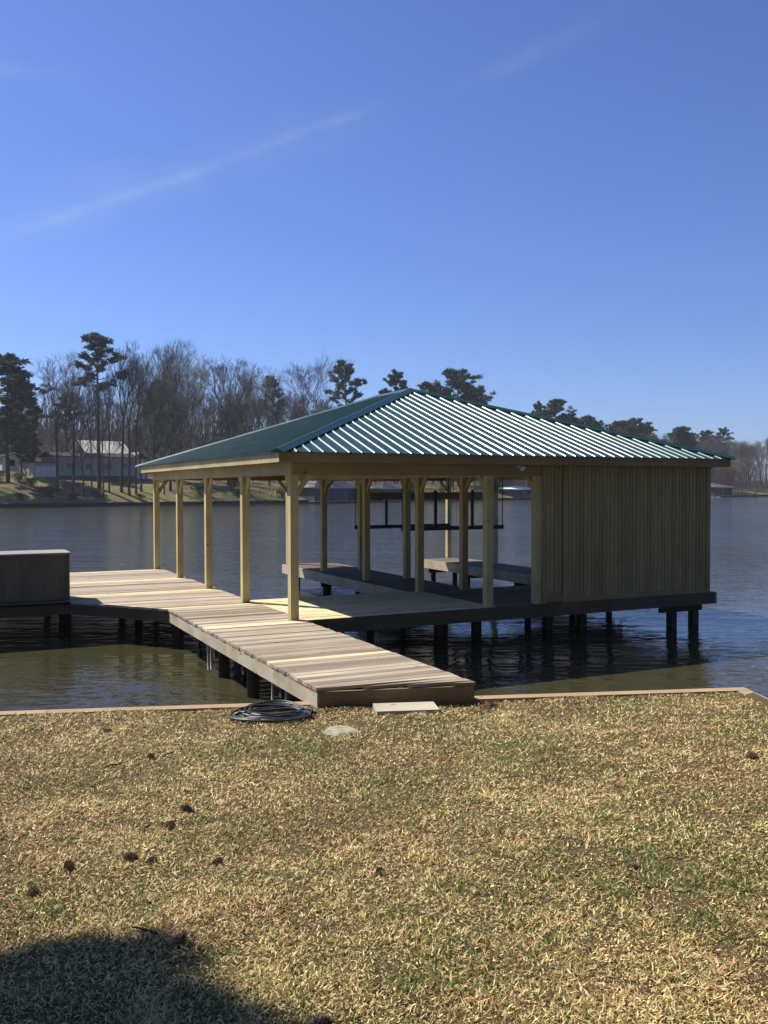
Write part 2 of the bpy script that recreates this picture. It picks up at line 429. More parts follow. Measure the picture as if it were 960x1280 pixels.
# joists / edge boards
e=MB()
e.box(-1.46,-1.42,-4.83,-.05,-.235,-.041,.3); wpart(e,'edge_board',M['edge'],dock)
e=MB(); e.box(-1.455,-1.415,-.044,2.40,-.235,-.041,.8); wpart(e,'edge_board',M['edge'],dock)
e=MB(); e.box(.18,.22,-5.28,-.04,-.235,-.041,.5); wpart(e,'edge_board',M['edge'],dock)
e=MB(); strip(e,(-1.455,-4.855),(.215,-5.35),.04,-.30,-.041,.4,side=-1); wpart(e,'end_board',M['endb'],dock)
e=MB(); strip(e,(-2.93,4.30),(-1.44,2.36),.04,-.24,-.041,.5,side=-1); e.box(-14,-2.93,4.29,4.33,-.24,-.041,.4); wpart(e,'edge_board',M['fasx'],dock,'edge board of the side deck, toned dark for shade')
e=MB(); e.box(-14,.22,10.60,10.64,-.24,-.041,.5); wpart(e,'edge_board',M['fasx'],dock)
j=MB()
for x in (-1.0,-.55,-.12): j.box(x-.02,x+.02,-4.7,10.55,-.23,-.042)
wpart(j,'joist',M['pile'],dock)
def pile(mb,x,y,r=.085,zt=-.24,zb=-2.4,sq=False):
    lx=random.uniform(-.02,.02); ly=random.uniform(-.02,.02)
    if sq: mb.box(x-r,x+r,y-r,y+r,zb,zt)
    else: mb.tube([(x+lx,y+ly,zb),(x+lx*.3,y,(zt+zb)/2),(x,y,zt)],[r*1.1,r*1.04,r],10,random.random())
for (x,y) in [(-1.28,-.55),(-1.28,-2.0),(-1.25,-3.55),(-.9,-.55),(.05,-2.0),(.05,-3.6),(.05,-.5),(-1.3,2.3),(-2.75,6.2),(-5,6.6),(-8.4,6.6),(-1.3,6.0),(-1.3,8.0),(-2.6,8.4),(-2.75,10.3),(-5.4,10.3),(-8,10.3),(0.0,3.0),(0.0,5.6),(0.0,8.2),(0.0,10.4)]:
    p_=MB(); pile(p_,x,y); wpart(p_,'piling',M['pile'],dock)
for y in (-3.45,-1.9,-.45):
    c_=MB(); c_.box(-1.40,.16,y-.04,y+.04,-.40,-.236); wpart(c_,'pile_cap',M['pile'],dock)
# pale pipe hangers under the left edge
for (x,y,zb) in [(-1.40,-.28,-.62),(-1.40,-.10,-.66),(-1.41,-3.2,-.60),(-1.38,-3.62,-.74)]:
    h_=MB(); h_.tube([(x,y,zb),(x,y,-.2)],.017,6); wpart(h_,'pipe_hanger',M['edge'],dock)

# ------------------------------------------------------------------ boathouse
bh=empty('boathouse',(0,0,0),'open wooden boathouse with green ribbed metal hip roof and slatted front wall','boathouse')
def bp(mb,name,mat,label=None): return wpart(mb,name,mat,bh,label)
# deck: pale new front platform, old dark boards right and on the fingers
def boards(mb,x0,x1,y0,y1,step=.142):
    y=y0
    while y<y1-.02:
        mb.box(x0+random.uniform(-.006,.006),x1+random.uniform(-.006,.006),y,min(y+step-.006,y1),-.038,random.uniform(-.003,.003)); y+=step
m_=MB(); boards(m_,.245,3.95,-.02,3.0); bp(m_,'front_platform',M['newdeck'],'pale new plank floor of the left slip front')
m_=MB(); boards(m_,3.962,9.28,-.02,2.78); bp(m_,'front_platform',M['olddeck'],'old dark plank floor by the right slip')
m_=MB(); boards(m_,3.64,5.08,2.80,10.62); bp(m_,'finger_dock',M['olddeck'],'dark plank finger between the two slips')
m_=MB(); boards(m_,8.08,9.28,2.80,10.45); bp(m_,'finger_dock',M['olddeck'],'dark plank finger on the far right side')
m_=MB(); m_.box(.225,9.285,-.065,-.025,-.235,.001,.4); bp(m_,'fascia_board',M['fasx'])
m_=MB(); m_.box(9.285,9.325,-.065,10.45,-.235,.001,.6); bp(m_,'fascia_board',M['edge'])
for x in (3.60,5.085):
    m_=MB(); m_.box(x,x+.04,3.0 if x<4 else 2.8,10.62,-.25,-.002,.4); bp(m_,'fascia_board',M['edge'])
for x in (8.04,):
    m_=MB(); m_.box(x,x+.04,2.8,10.45,-.25,-.002,.4); bp(m_,'fascia_board',M['edge'])
for q_ in ((3.60,5.12,10.625,10.665),(8.04,9.32,10.455,10.495),(.25,3.59,3.005,3.045),(5.13,8.03,2.785,2.825)):
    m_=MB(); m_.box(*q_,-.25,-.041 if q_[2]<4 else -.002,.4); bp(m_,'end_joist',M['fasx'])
for (x0,x1,y) in [(8.10,9.22,.28),(5.75,6.95,1.1),(3.3,4.6,1.4),(.6,1.6,1.4),(3.75,5.0,5.4),(3.75,5.0,8.0),(3.75,5.0,10.3),(8.15,9.2,3.0),(8.15,9.2,5.6),(8.15,9.2,8.2),(8.15,9.2,10.2),(.5,9,2.5)]:
    c_=MB(); c_.box(x0,x1,y-.04,y+.04,-.40,-.238); bp(c_,'pile_cap',M['pile'])
for (x,y) in [(8.42,.28),(9.02,.28),(5.9,1.1),(6.75,1.1),(3.55,1.4),(4.4,1.4),(.8,1.4),(1.45,1.4),(3.95,5.4),(4.8,5.4),(3.95,8.0),(4.8,8.0),(3.95,10.3),(4.8,10.3),(8.3,5.6),(9.05,5.6),(8.3,8.2),(9.05,8.2),(8.3,10.2),(9.05,10.2),(8.3,3.0),(9.05,3.0),(.9,2.5),(2.6,2.5),(4.3,2.5),(6.4,2.5),(7.6,2.5)]:
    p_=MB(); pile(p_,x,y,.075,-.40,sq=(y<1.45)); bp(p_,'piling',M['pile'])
# posts with curved knee braces
def brace(mb,px,py,dirx,diry,L=.33,T=.040,Wd=.25):
    """concave gusset from post face up to the beam"""
    poly=[(0,-L*.70),(0,-L),(.035,-L),(Wd*.38,-L*.68),(Wd*.72,-L*.38),(Wd+.01,-.03),(Wd+.01,-.001),(Wd*.66,-.001),(Wd*.30,-L*.34)]
    cx=[(px+dirx*u+ (0 if dirx else s_*T/2), py+diry*u+(0 if diry else s_*T/2), ZB0+v) for s_ in (-1,1) for u,v in poly]
    m=len(poly); fs=[tuple(range(m)),tuple(reversed(range(m,2*m)))]+[(i,m+i,m+(i+1)%m,(i+1)%m) for i in range(m)]
    mb.grid(cx,fs,random.random())
rows=[(0,[0,1,2,3,4]),(X2,[0,1,2,3,4]),(X3,[0,1,2,3,4]),(X4-PW,[0,1,2,3,4])]
for ri,(x,ks) in enumerate(rows):
    for k in ks:
        y=k*S
        p_=MB(); p_.box(x,x+PW,y,y+PW,.003 if ri else .006,ZB0 if True else ZB0)
        po=bp(p_,'post',M['post'])
        for dy in (-1,1):
            if (k==0 and dy<0) or (k==4 and dy>0): continue
            b_=MB(); brace(b_,x+PW/2,y+(PW if dy>0 else 0),0,dy); wpart(b_,'knee_brace',M['post'],po)
            b_  # brace parts belong to their post
            po.children[-1].matrix_parent_inverse=Matrix()
        if k in (0,4) :
            for dx in (-1,1):
                if (ri==0 and dx<0) or (ri==3 and dx>0) or (ri==2 and dx<0) or (ri==1 and dx>0): continue
                if k==0 and ri in (1,2,3): continue
                b_=MB(); brace(b_,x+(PW if dx>0 else 0),y+PW/2,dx,0); wpart(b_,'knee_brace',M['post'],po); po.children[-1].matrix_parent_inverse=Matrix()
# perimeter + row beams
def beam(x0,x1,y0,y1,z0,z1,mat):
    b_=MB(); b_.box(x0,x1,y0,y1,z0,z1); bp(b_,'beam',mat)
beam(0,.045,0,YB,ZB0+.002,ZB1,M['beamy']); beam(.095,.14,.05,YB-.05,ZB0+.002,ZB1,M['beamy'])
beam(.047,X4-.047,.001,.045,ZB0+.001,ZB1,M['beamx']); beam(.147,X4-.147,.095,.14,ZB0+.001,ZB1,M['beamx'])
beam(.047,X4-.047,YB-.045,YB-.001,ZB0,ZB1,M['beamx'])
beam(X4-.045,X4,0,YB,ZB0,ZB1,M['beamy']); beam(X4-.14,X4-.095,.15,YB-.05,ZB0,ZB1,M['beamy'])
for x in (X2,X3):
    beam(x,x+.045,.146,YB-.05,ZB0,ZB1,M['beamy']); beam(x+.095,x+.14,.146,YB-.05,ZB0,ZB1,M['beamy'])
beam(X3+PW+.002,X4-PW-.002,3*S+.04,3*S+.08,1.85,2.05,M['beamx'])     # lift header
# fascia + soffit
x0,x1,y0,y1=-OV,X4+OV,-OV,YB+OV
for a in ((x0,x1,y0,y0+.04),(x0,x1,y1-.04,y1),(x0,x0+.04,y0+.042,y1-.042),(x1-.04,x1,y0+.042,y1-.042)):
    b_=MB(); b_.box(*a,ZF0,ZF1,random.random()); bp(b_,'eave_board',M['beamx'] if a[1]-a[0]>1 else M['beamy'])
# hip roof
EX=.045; rx0,rx1,ry0,ry1=x0-EX,x1+EX,y0-EX,y1+EX; RZ=ZF1+.012
xm=(rx0+rx1)/2; run=xm-rx0; AZ=4.40; slope=(AZ-RZ)/run; yr0=ry0+run; yr1=ry1-run
th=.012
def plane(pts,name):
    b_=MB()
    n=len(pts); top=[(x,y,z) for x,y,z in pts]; bot=[(x,y,z-th) for x,y,z in pts]
    b_.grid(top+bot,[tuple(range(n)),tuple(reversed(range(n,2*n)))]+[(i,n+i,n+(i+1)%n,(i+1)%n) for i in range(n)],.5)
    return b_
RH=.021; prof=[(-.028,0),(-.016,RH*.74),(-.008,RH),(.008,RH),(.016,RH*.74),(.028,0)]
def ribs(mb,side,step=.2286):
    """ribs run up the slope and stop at the hip line"""
    if side in ('front','back'): lo,hi=rx0,rx1
    else: lo,hi=ry0,ry1
    n=int((hi-lo)/step); off=((hi-lo)-n*step)/2
    for i in range(n+1):
        c=lo+off+i*step
        if side in ('front','back'): h=min(c-rx0,rx1-c)
        else: h=min(c-ry0,ry1-c,run)
        if h<.10: continue
        h-=.05; a0=-.012; vs=[]
        for q,(hh) in enumerate((a0,h)):
            for (o,z) in prof:
                zz=RZ+slope*hh+z
                if side=='front': vs.append((c+o,ry0+hh,zz))
                elif side=='back': vs.append((c-o,ry1-hh,zz))
                elif side=='left': vs.append((rx0+hh,c-o,zz))
                else: vs.append((rx1-hh,c+o,zz))
        m=len(prof); fs=[(k,k+1,m+k+1,m+k) for k in range(m-1)]+[tuple(reversed(range(m))),tuple(range(m,2*m))]
        mb.grid(vs,fs,.5)
A=(rx0,ry0,RZ);B=(rx1,ry0,RZ);C=(rx1,ry1,RZ);D=(rx0,ry1,RZ);P=(xm,yr0,AZ);Q=(xm,yr1,AZ)
for side,pts in (('front',[A,B,P]),('right',[B,C,Q,P]),('back',[C,D,Q]),('left',[D,A,P,Q])):
    b_=plane(pts,side); ribs(b_,side); bp(b_,'roof_panel',M['roof'])
def hipcap(p,q,wd=.13,h=.045):
    p=Vector(p);q=Vector(q);d=(q-p).normalized(); s_=d.cross(Vector((0,0,1))).normalized(); 
    b_=MB(); vs=[]
    drop=slope*wd*.70 if abs(d.z)>.01 else slope*wd
    for c in (p-d*.03,q):
        for o,z in ((-wd,-drop+RH+.004),(-wd*.35,h-.006),(-wd*.12,h+.012),(wd*.12,h+.012),(wd*.35,h-.006),(wd,-drop+RH+.004)):
            vs.append(c+s_*o+Vector((0,0,z)))
    fs=[(k,k+1,7+k,6+k) for k in range(5)]+[tuple(reversed(range(6))),tuple(range(6,12))]
    b_.grid(vs,fs,.5); return b_
for p,q in ((A,P),(B,P),(C,Q),(D,Q)): bp(hipcap(p,q),'hip_cap',M['roof'])
bp(hipcap(P,Q),'ridge_cap',M['roof'])
# rafters under the metal
rf=MB()
for i in range(1,16):
    x=rx0+i*(rx1-rx0)/16; h=min(x-rx0,rx1-x)
    for s_ in (0,1):
        ya=(ry0+.06) if s_==0 else (ry1-.06); sg=1 if s_==0 else -1
        vs=[(x+o,ya+sg*hh,RZ+slope*(hh+.06)-zz) for o in (-.019,.019) for hh,zz in ((0,.02),(h-.1,.02),(h-.1,.13),(0,.13))]
        rf.grid(vs,[(0,1,2,3),(7,6,5,4),(0,4,5,1),(1,5,6,2),(2,6,7,3),(3,7,4,0)],random.random())
bp(rf,'rafter',M['beamy'])
# slatted front wall
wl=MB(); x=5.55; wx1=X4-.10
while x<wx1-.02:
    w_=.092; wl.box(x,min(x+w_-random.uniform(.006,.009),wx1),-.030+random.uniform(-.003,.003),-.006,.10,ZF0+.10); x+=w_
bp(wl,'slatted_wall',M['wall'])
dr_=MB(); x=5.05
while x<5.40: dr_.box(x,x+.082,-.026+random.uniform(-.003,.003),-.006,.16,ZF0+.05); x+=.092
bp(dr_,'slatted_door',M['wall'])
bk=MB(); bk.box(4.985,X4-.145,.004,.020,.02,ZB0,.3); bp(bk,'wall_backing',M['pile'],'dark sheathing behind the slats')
for (a,b2,z0,z1) in ((X4-.10,X4+.005,.004,ZF0),(5.43,5.54,.004,ZF0),(4.965+.003,5.04,.004,ZF0)):
    t_=MB(); t_.box(a,b2,-.036,-.002,z0,z1,.5); bp(t_,'trim_board',M['wall'])
t_=MB(); t_.box(5.545,X4-.102,-.040,-.003,.004,.097,.9); bp(t_,'sill_board',M['beamx'])
t_=MB(); t_.box(5.043,5.427,-.040,-.003,.03,.155,.7); bp(t_,'sill_board',M['beamx'])
t_=MB(); t_.box(4.97,X4,-.038,-.004,ZB0+.12,ZB1-.01,.6); 
# small floodlight under the eave
lm=MB(); lm.box(4.40,4.44,-.10,-.002,2.53,2.575); lm.tube([(4.42,-.10,2.56),(4.42,-.17,2.52)],[.035,.055],10)
bp(lm,'eave_lamp',M['lamp'])

# boat lift hanging in the right slip
lift=empty('boat_lift',(6.5,7.3,1.15),'dark steel boat lift cradle hanging on cables in the right slip','boat lift')
for yb,zb in ((8.7,1.10),(5.9,1.16)):
    b_=MB(); z=zb
    b_.box(5.02,8.0,yb-.05,yb+.05,z-.05,z-.038); b_.box(5.02,8.0,yb-.05,yb+.05,z+.038,z+.05); b_.box(5.02,8.0,yb-.006,yb+.006,z-.038,z+.038)
    wpart(b_,'cradle_beam',M['steel'],lift)
    for x in (5.98,7.05):
        u=MB(); u.box(x-.03,x+.03,yb-.03,yb+.03,z+.051,z+.95); wpart(u,'guide_post',M['steel'],lift)
    for x in (5.05,7.96):
        u=MB(); u.tube([(x,yb,z+.05),(x,yb,2.62)],.011,5); wpart(u,'cable',M['cable'],lift)

# storage box on the side deck
bx=empty('storage_box',(-6.5,4.9,0),'long dark brown storage box with pale lid on the left side deck','storage box')
b_=MB()
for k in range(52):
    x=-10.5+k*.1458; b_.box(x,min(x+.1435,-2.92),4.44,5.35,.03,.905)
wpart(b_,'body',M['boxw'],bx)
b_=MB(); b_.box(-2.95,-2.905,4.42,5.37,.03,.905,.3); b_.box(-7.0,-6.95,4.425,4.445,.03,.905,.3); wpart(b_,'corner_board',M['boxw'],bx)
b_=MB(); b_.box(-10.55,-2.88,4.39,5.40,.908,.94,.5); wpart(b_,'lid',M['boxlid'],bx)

# ------------------------------------------------------------------ things on the lawn
def lp(x,y):
    a=(x-LO[0])*LT[0]+(y-LO[1])*LT[1]; d=(x-LO[0])*LN[0]+(y-LO[1])*LN[1]; return float(lawn_z(a,d))
# hose coil
h_=MB(); cx,cy=-2.03,-5.05; rad=[];pts=[]
ax=Vector((.9493,-.3145,0)); ay=Vector((.3145,.9493,0))
turns=17
for i in range(turns*28):
    a=i/28*math.tau; k=int(i/28); rg=random.Random(k)
    rx=.385+rg.uniform(-.13,.06)+.012*math.sin(a*3+k); ry=.30+rg.uniform(-.20,.09)+.02*math.sin(a*2+k*1.7)
    ox=rg.uniform(-.03,.03); oy=rg.uniform(-.12,.12)
    zz=.010+.010*(k%5)+.014*abs(math.sin(a*1.5+k*.9))+ .018*max(0,math.sin(a))*(k%3)
    p=Vector((cx,cy,0))+ax*(ox+rx*math.cos(a))+ay*(oy+ry*math.sin(a)); p.z=lp(p.x,p.y)+zz+.006; pts.append(p)
sm=[pts[0]]+[(pts[i-1]+pts[i]*2+pts[i+1])/4 for i in range(1,len(pts)-1)]+[pts[-1]]
h_.tube(sm,.0115,6)
tail=[sm[-1],sm[-1]+ax*.1+ay*-.05,sm[-1]+ax*.22+ay*.03]
o=h_.build('hose_coil',M['hose']); tag(o,'tangled coil of black hose lying on the grass beside the dock end','hose')
# step board
s_=MB(); strip(s_,(-1.05,-5.48),(-.42,-5.69),-.36,-.225,-.172,.5,side=1)
s_.v=[(x,y,z+.012) for x,y,z in s_.v]
s_.v=[(x,y,z) for x,y,z in s_.v]
o=s_.build('step_slab',M['stepb']); tag(o,'pale flat slab used as a step below the dock end','step')
# flagstone
f_=MB(); c=Vector((-1.75,-6.13)); poly=[]
for px,py in [(-.17,-.04),(-.12,-.12),(-.02,-.15),(.10,-.13),(.19,-.10),(.17,.02),(.10,.10),(.02,.13),(-.09,.10),(-.12,.04)]:
    q_=ax*px+ay*(py*1.25); poly.append((c.x+q_.x,c.y+q_.y))
n=len(poly); zt=lp(c.x,c.y)+.024
top=[(x,y,zt+random.uniform(-.006,.006)) for x,y in poly]; inn=[(c.x+(x-c.x)*.8,c.y+(y-c.y)*.8,zt+.012+random.uniform(-.003,.003)) for x,y in poly]; bot=[(x,y,zt-.08) for x,y in poly]
f_.grid(top+inn+bot,[tuple(range(n,2*n))]+[(i,(i+1)%n,n+(i+1)%n,n+i) for i in range(n)]+[(2*n+i,2*n+(i+1)%n,(i+1)%n,i) for i in range(n)],.5)
tag(f_.build('flagstone',M['stone']),'irregular pale greenish flagstone set in the lawn','stone')
# leaf and dirt heaps by the dock end
def litter(name,cx,cy,rx,ry,n,h,label,cat,mat):
    l_=MB()
    for i in range(n):
        r=math.sqrt(random.random()); a=random.uniform(0,math.tau); x=cx+rx*r*math.cos(a); y=cy+ry*r*math.sin(a)
        z=lp(x,y)+h*(1-r)*random.uniform(.3,1)+.006; s=random.uniform(.008,.022); th_=random.uniform(0,math.tau); t2=random.uniform(-.5,.5)
        u=Vector((math.cos(th_),math.sin(th_),t2))*s; v=Vector((-math.sin(th_),math.cos(th_),random.uniform(-.6,.6)))*s*.5
        p=Vector((x,y,z)); l_.face([p-u,p-v,p+u,p+v],random.random())
    o=l_.build(name,mat); tag(o,label,cat,kind='stuff')
M['litter']=tinted('dead_leaf_litter',(.07,.04,.025),(.30,.18,.10),.9)
litter('leaf_litter',-3.0,-9.2,3.6,2.9,1500,.004,'small brown leaf scraps and pine straw strewn over the lawn','leaves',M['litter'])
litter('leaf_litter',.30,-5.55,.16,.10,700,.06,'small dark heap of dead leaves at the right corner of the dock','leaves',M['litter'])
litter('leaf_litter',-1.05,-5.05,.85,.10,1500,.02,'brown dead leaves lying along the end of the dock','leaves',M['litter'])
litter('leaf_litter',-.05,-5.75,.22,.07,350,.02,'brown leaf litter right of the step slab','leaves',M['litter'])
litter('leaf_litter',2.0,-5.95,1.1,.10,900,.02,'thin line of dead leaves along the right stretch of seawall','leaves',M['litter'])

def pinecone(s_,seed):
    r_=random.Random(seed); b_=MB(); n=64
    for i in range(n):
        t=(i+.5)/n; a=i*2.39996; prof_=math.sin(math.pi*(t*.86+.10))**.8
        rr=.020*prof_; z=(t-.5)*.075
        tilt=.5-.9*t; 
        out=Vector((math.cos(a),math.sin(a),0)); side=Vector((-math.sin(a),math.cos(a),0))
        base=out*rr*.35+Vector((0,0,z)); tip=out*(rr+.011)+Vector((0,0,z-.006+.012*t)); 
        wv=side*.0085*prof_
        b_.face([base-wv*.4,tip-wv,tip+out*.003+Vector((0,0,.004)),tip+wv,base+wv*.4],r_.uniform(.0,1)); 
        b_.face([base-wv*.4+Vector((0,0,-.002)),base+wv*.4+Vector((0,0,-.002)),tip+wv+Vector((0,0,-.005)),tip-wv+Vector((0,0,-.005))],r_.uniform(0,.3))
    b_.tube([(0,0,-.036),(0,0,0),(0,0,.036)],[.008,.015,.006],7,.1)
    return b_.mesh('pine_cone',M['cone'])
cm=[pinecone(1,k) for k in range(3)]
cones=[(-3.70,-8.18,1.15,'large dark pine cone above the green grass tuft'),(-3.88,-8.53,1.05,'dark pine cone just left of the green grass tuft'),(-3.80,-8.47,.6,'small broken pine cone beside the green grass tuft'),
(-4.22,-9.11,1.1,'pine cone with a pale back, left one of the close pair in mid lawn'),(-4.13,-9.20,.85,'small pine cone, right one of the close pair in mid lawn'),(-4.19,-9.02,.7,'small dark cone fragment above the close pair'),
(-3.81,-9.33,.9,'pine cone lying alone right of the close pair'),(-4.53,-9.10,1.0,'pine cone lying left of the close pair'),(-4.73,-9.41,1.0,'pine cone near the left edge just above the tree shadow'),
(-4.24,-10.32,1.1,'pine cone standing at the edge of the tree shadow'),(-3.12,-9.88,.85,'dark pine cone near the middle of the lawn'),(-2.0,-10.47,.9,'dark pine cone on the right half of the lawn'),
(-3.98,-11.22,1.0,'pine cone at the bottom of the lawn nearest the viewer'),(-3.73,-5.19,1.2,'pine cone on the left lawn close to the seawall'),(-3.59,-6.53,1.0,'pine cone on the upper left lawn beside a short twig'),
(.55,-8.92,1.2,'pine cone at the far right of the lawn'),(-2.12,-9.06,.55,'tiny dark cone fragment right of the middle of the lawn'),(-2.80,-11.13,.7,'small brown cone flake at the lower right of the lawn')]
for i,(x,y,s_,l) in enumerate(cones):
    o=bpy.data.objects.new('pine_cone',cm[i%3]); col.objects.link(o); s_*=.62 if s_<.8 else .85
    o.location=(x,y,lp(x,y)+.020*s_); o.rotation_euler=(R(random.uniform(55,100)),R(random.uniform(-25,25)),random.uniform(0,6.3)); o.scale=(s_,)*3
    if 'standing' in l: o.rotation_euler=(R(35),R(20),1)
    tag(o,l,'pine cone','pine cones scattered on the lawn')
for (x,y,L,th_,l) in [(-4.02,-8.53,.13,1.0,'short dead twig left of the pine cones by the green tuft'),(-3.92,-6.72,.16,.2,'short dead twig on the upper left lawn'),(-4.35,-10.15,.12,2.4,'thin pale twig lying at the shadow edge'),(-3.45,-6.55,.12,.5,'short twig beside the upper left pine cone')]:
    t_=MB(); t_.tube([(-L/2,0,.0),(-L*.1,.008,.012),(L*.25,-.004,.010),(L/2,.006,.016)],[.006,.007,.005,.003],5)
    o=t_.build('twig',M['twig']); o.location=(x,y,lp(x,y)+.018); o.rotation_euler=(0,0,th_); tag(o,l,'twig','dead twigs on the lawn')

# ------------------------------------------------------------------ far bank
S0=np.array([2.74,135.8]);T=np.array([.9647,.2633]);NN=np.array([-.2633,.9647])
def hz(s,n):
    k=.5+.5/(1+math.exp((s-120)/30)) if s<1e4 else .5
    nb_=min(max((n-45)/70,0),1); return 9*(k*1.4-.6)*nb_*nb_*(3-2*nb_)-.35+5.2*k*(1-math.exp(-max(n,0)/17))+min(n,110)*.045*k+.35*math.sin(s*.11)*min(1,n/15)+.2*math.sin(s*.31+n*.2)*min(1,n/15)
def far(s,n,dz=0):
    P=S0+s*T+n*NN; return (float(P[0]),float(P[1]),hz(s,n)+dz)
t_=MB(); ss=[-260+i*4.5 for i in range(190)]; ns=[0,1,2,4,6,9,12,16,20,26,33,42,55,75,110,160,260,400]
vs=[far(s,n) for n in ns for s in ss]; k=len(ss)
t_.grid(vs,[(j*k+i,j*k+i+1,(j+1)*k+i+1,(j+1)*k+i) for j in range(len(ns)-1) for i in range(k-1)],.5,True)
tag(t_.build('far_bank',M['hill']),kind='structure')
# far sea walls: dark retaining wall at the waterline, stretches of pale cap
M['farwall']=plain('old_bulkhead_timber',(.030,.026,.022),1,spec=0)
M['farcap']=plain('pale_bulkhead_cap',(.38,.33,.26),.9)
for (a,b2,h,l,pale) in [(-60,52,.50,'long dark timber bulkhead below the left bank lawn',0),(52,112,.55,'dark bulkhead at the waterline behind the boathouse posts',0),(112,200,.4,'low dark bulkhead along the distant right bank',0),(214,300,.4,'pale topped bulkhead at the far right bank',1)]:
    o=empty('bulkhead',far(a,0),l,'seawall','bulkheads along the far bank')
    w_=MB(); s=a; 
    while s<b2:
        e_=min(s+3,b2); p=S0+s*T-.15*NN; q=S0+e_*T-.15*NN; strip(w_,p,q,.2,-1.6,WZ+max(h,.47)+.02*random.random()+(.12 if random.random()<.2 else 0),side=-1); s=e_
    wpart(w_,'retaining_wall',M['farwall'],o)
    w_=MB(); p=S0+a*T-.25*NN; q=S0+b2*T-.25*NN; strip(w_,p,q,.35,WZ+h+.02 if 0 else WZ+max(h,.47)+.01,WZ+max(h,.47)+(.14 if pale else .07),side=-1)
    wpart(w_,'cap',M['farcap'] if pale else M['farwall'],o)

# houses and boathouses on the far bank; local axes: x along the bank, y inland
M['hwhite']=plain('white_siding',(.62,.62,.60),.7,var=.08); M['hgrey']=plain('grey_siding',(.33,.32,.32),.8,var=.15,scale=1.5)
M['hroof']=plain('grey_shingles',(.085,.08,.078),1,var=.2,spec=0); M['hcream']=plain('cream_metal_roof',(.88,.83,.66),.4,var=.1)
M['hblue']=plain('blue_grey_boards',(.045,.060,.085),.8,var=.25); M['hdark']=plain('dark_opening',(.015,.017,.022),.5); M['hglass']=plain('window_glass',(.03,.035,.04),.15)
M['hpale']=plain('weathered_shore_roof',(.10,.09,.085),.55,var=.15,scale=1); M['hwroof']=plain('white_metal_roof',(.7,.7,.7),.5)
rzb=math.atan2(T[1],T[0])
def hb(root,name,mat,boxes,label=None):
    m=MB()
    for b_ in boxes: m.box(*b_)
    o=m.build(name,mat,root)
    if label: o['label']=label
    return o
def gable(root,x0,x1,y0,y1,z0,z1,mat,along='x',ov=.4,name='roof'):
    m=MB(); x0-=ov;x1+=ov;y0-=ov;y1+=ov;t=.14
    if along=='x':
        ym=(y0+y1)/2; pr=[(y0,z0),(ym,z1),(y1,z0),(y1,z0-t),(ym,z1-t),(y0,z0-t)]
        vs=[(x,a,b_) for x in (x0,x1) for a,b_ in pr]
    else:
        xm_=(x0+x1)/2; pr=[(x0,z0),(xm_,z1),(x1,z0),(x1,z0-t),(xm_,z1-t),(x0,z0-t)]
        vs=[(a,y,b_) for y in (y1,y0) for a,b_ in pr]
    fs=[(i,(i+1)%6,6+(i+1)%6,6+i) for i in range(6)]+[(5,4,1,0),(4,3,2,1),(6,7,10,11),(7,8,9,10)]
    m.grid(vs,fs,.5); return m.build(name,mat,root)
def gwall(root,x0,x1,y0,y1,z0,z1,zr,mat,along='x'):
    m=MB(); m.box(x0,x1,y0,y1,z0,z1,.5)
    if along=='x':
        ym=(y0+y1)/2
        for x in (x0,x1): m.face([(x,y0,z1),(x,y1,z1),(x,ym,zr)])
    else:
        xm_=(x0+x1)/2
        for y in (y0,y1): m.face([(x0,y,z1),(x1,y,z1),(xm_,y,zr)])
    return m.build('wall',mat,root)
def win(root,x,z,w_=.9,h=1.1,y=0):
    o=hb(root,'window',M['hglass'],[(x-w_/2,x+w_/2,y-.05,y-.01,z,z+h)])
    f=MB(); e_=.07
    f.box(x-w_/2-e_,x+w_/2+e_,y-.08,y-.005,z+h,z+h+e_);f.box(x-w_/2-e_,x+w_/2+e_,y-.08,y-.005,z-e_,z);f.box(x-w_/2-e_,x-w_/2,y-.08,y-.005,z,z+h);f.box(x+w_/2,x+w_/2+e_,y-.08,y-.005,z,z+h)
    f.build('window_frame',M['hgrey'],o)
# white cottage, left
p=far(12.6,30); o=empty('cottage',p,'small white cottage with grey roof among the pines at the far left','house',rz=rzb)
gwall(o,-2.2,6,0,6,-2,2.5,3.6,M['hwhite'],'y'); gable(o,-2.2,6,0,6,2.55,3.9,M['hroof'],'y'); hb(o,'porch_post',M['hwhite'],[(-2.5,-2.35,-2,-1.85,-1,2.2)])
win(o,-.6,.9,1.3,1.1); win(o,1.6,.9,1.3,1.1); hb(o,'porch_rail',M['farcap'],[(2,9,-2,-1.9,-.4,-.3),(2,9,-2,-1.9,.0,.1)]); hb(o,'foundation',M['hdark'],[(-2.1,5.9,-.02,.0,-2,-.1)])
# grey house with cream roof
p=far(16,19); o=empty('lake_house',p,'long grey house with a bright cream metal upper roof behind the tree trunks','house',rz=rzb)
gwall(o,0,15.5,0,7,-2,3.6,3.61,M['hgrey'],'x'); gable(o,0,15.5,.02,7,3.65,4.5,M['hroof'],'x',ov=.5)
gwall(o,9.2,17.6,7.6,15,-2,4.5,4.51,M['hgrey'],'x'); gable(o,9.2,17.6,7.6,15,4.5,7.2,M['hcream'],'x',ov=.5)
hb(o,'garage',M['hgrey'],[(-4.2,-.1,-1.0,6,-2,2.3)]); hb(o,'garage_roof',M['hroof'],[(-4.5,.1,-1.4,6.3,2.31,2.5)])
for k in range(4): hb(o,'garage_door',M['hwhite'],[(-3.9+k*.95,-3.05+k*.95,-1.06,-1.01,-.6,1.7)])
hb(o,'gable_end',M['hwhite'],[(15.6,18.8,2,9,-2,3.4)]); gable(o,15.6,18.8,2,9,3.4,4.8,M['hpale'],'y',ov=.3,name='porch_roof')
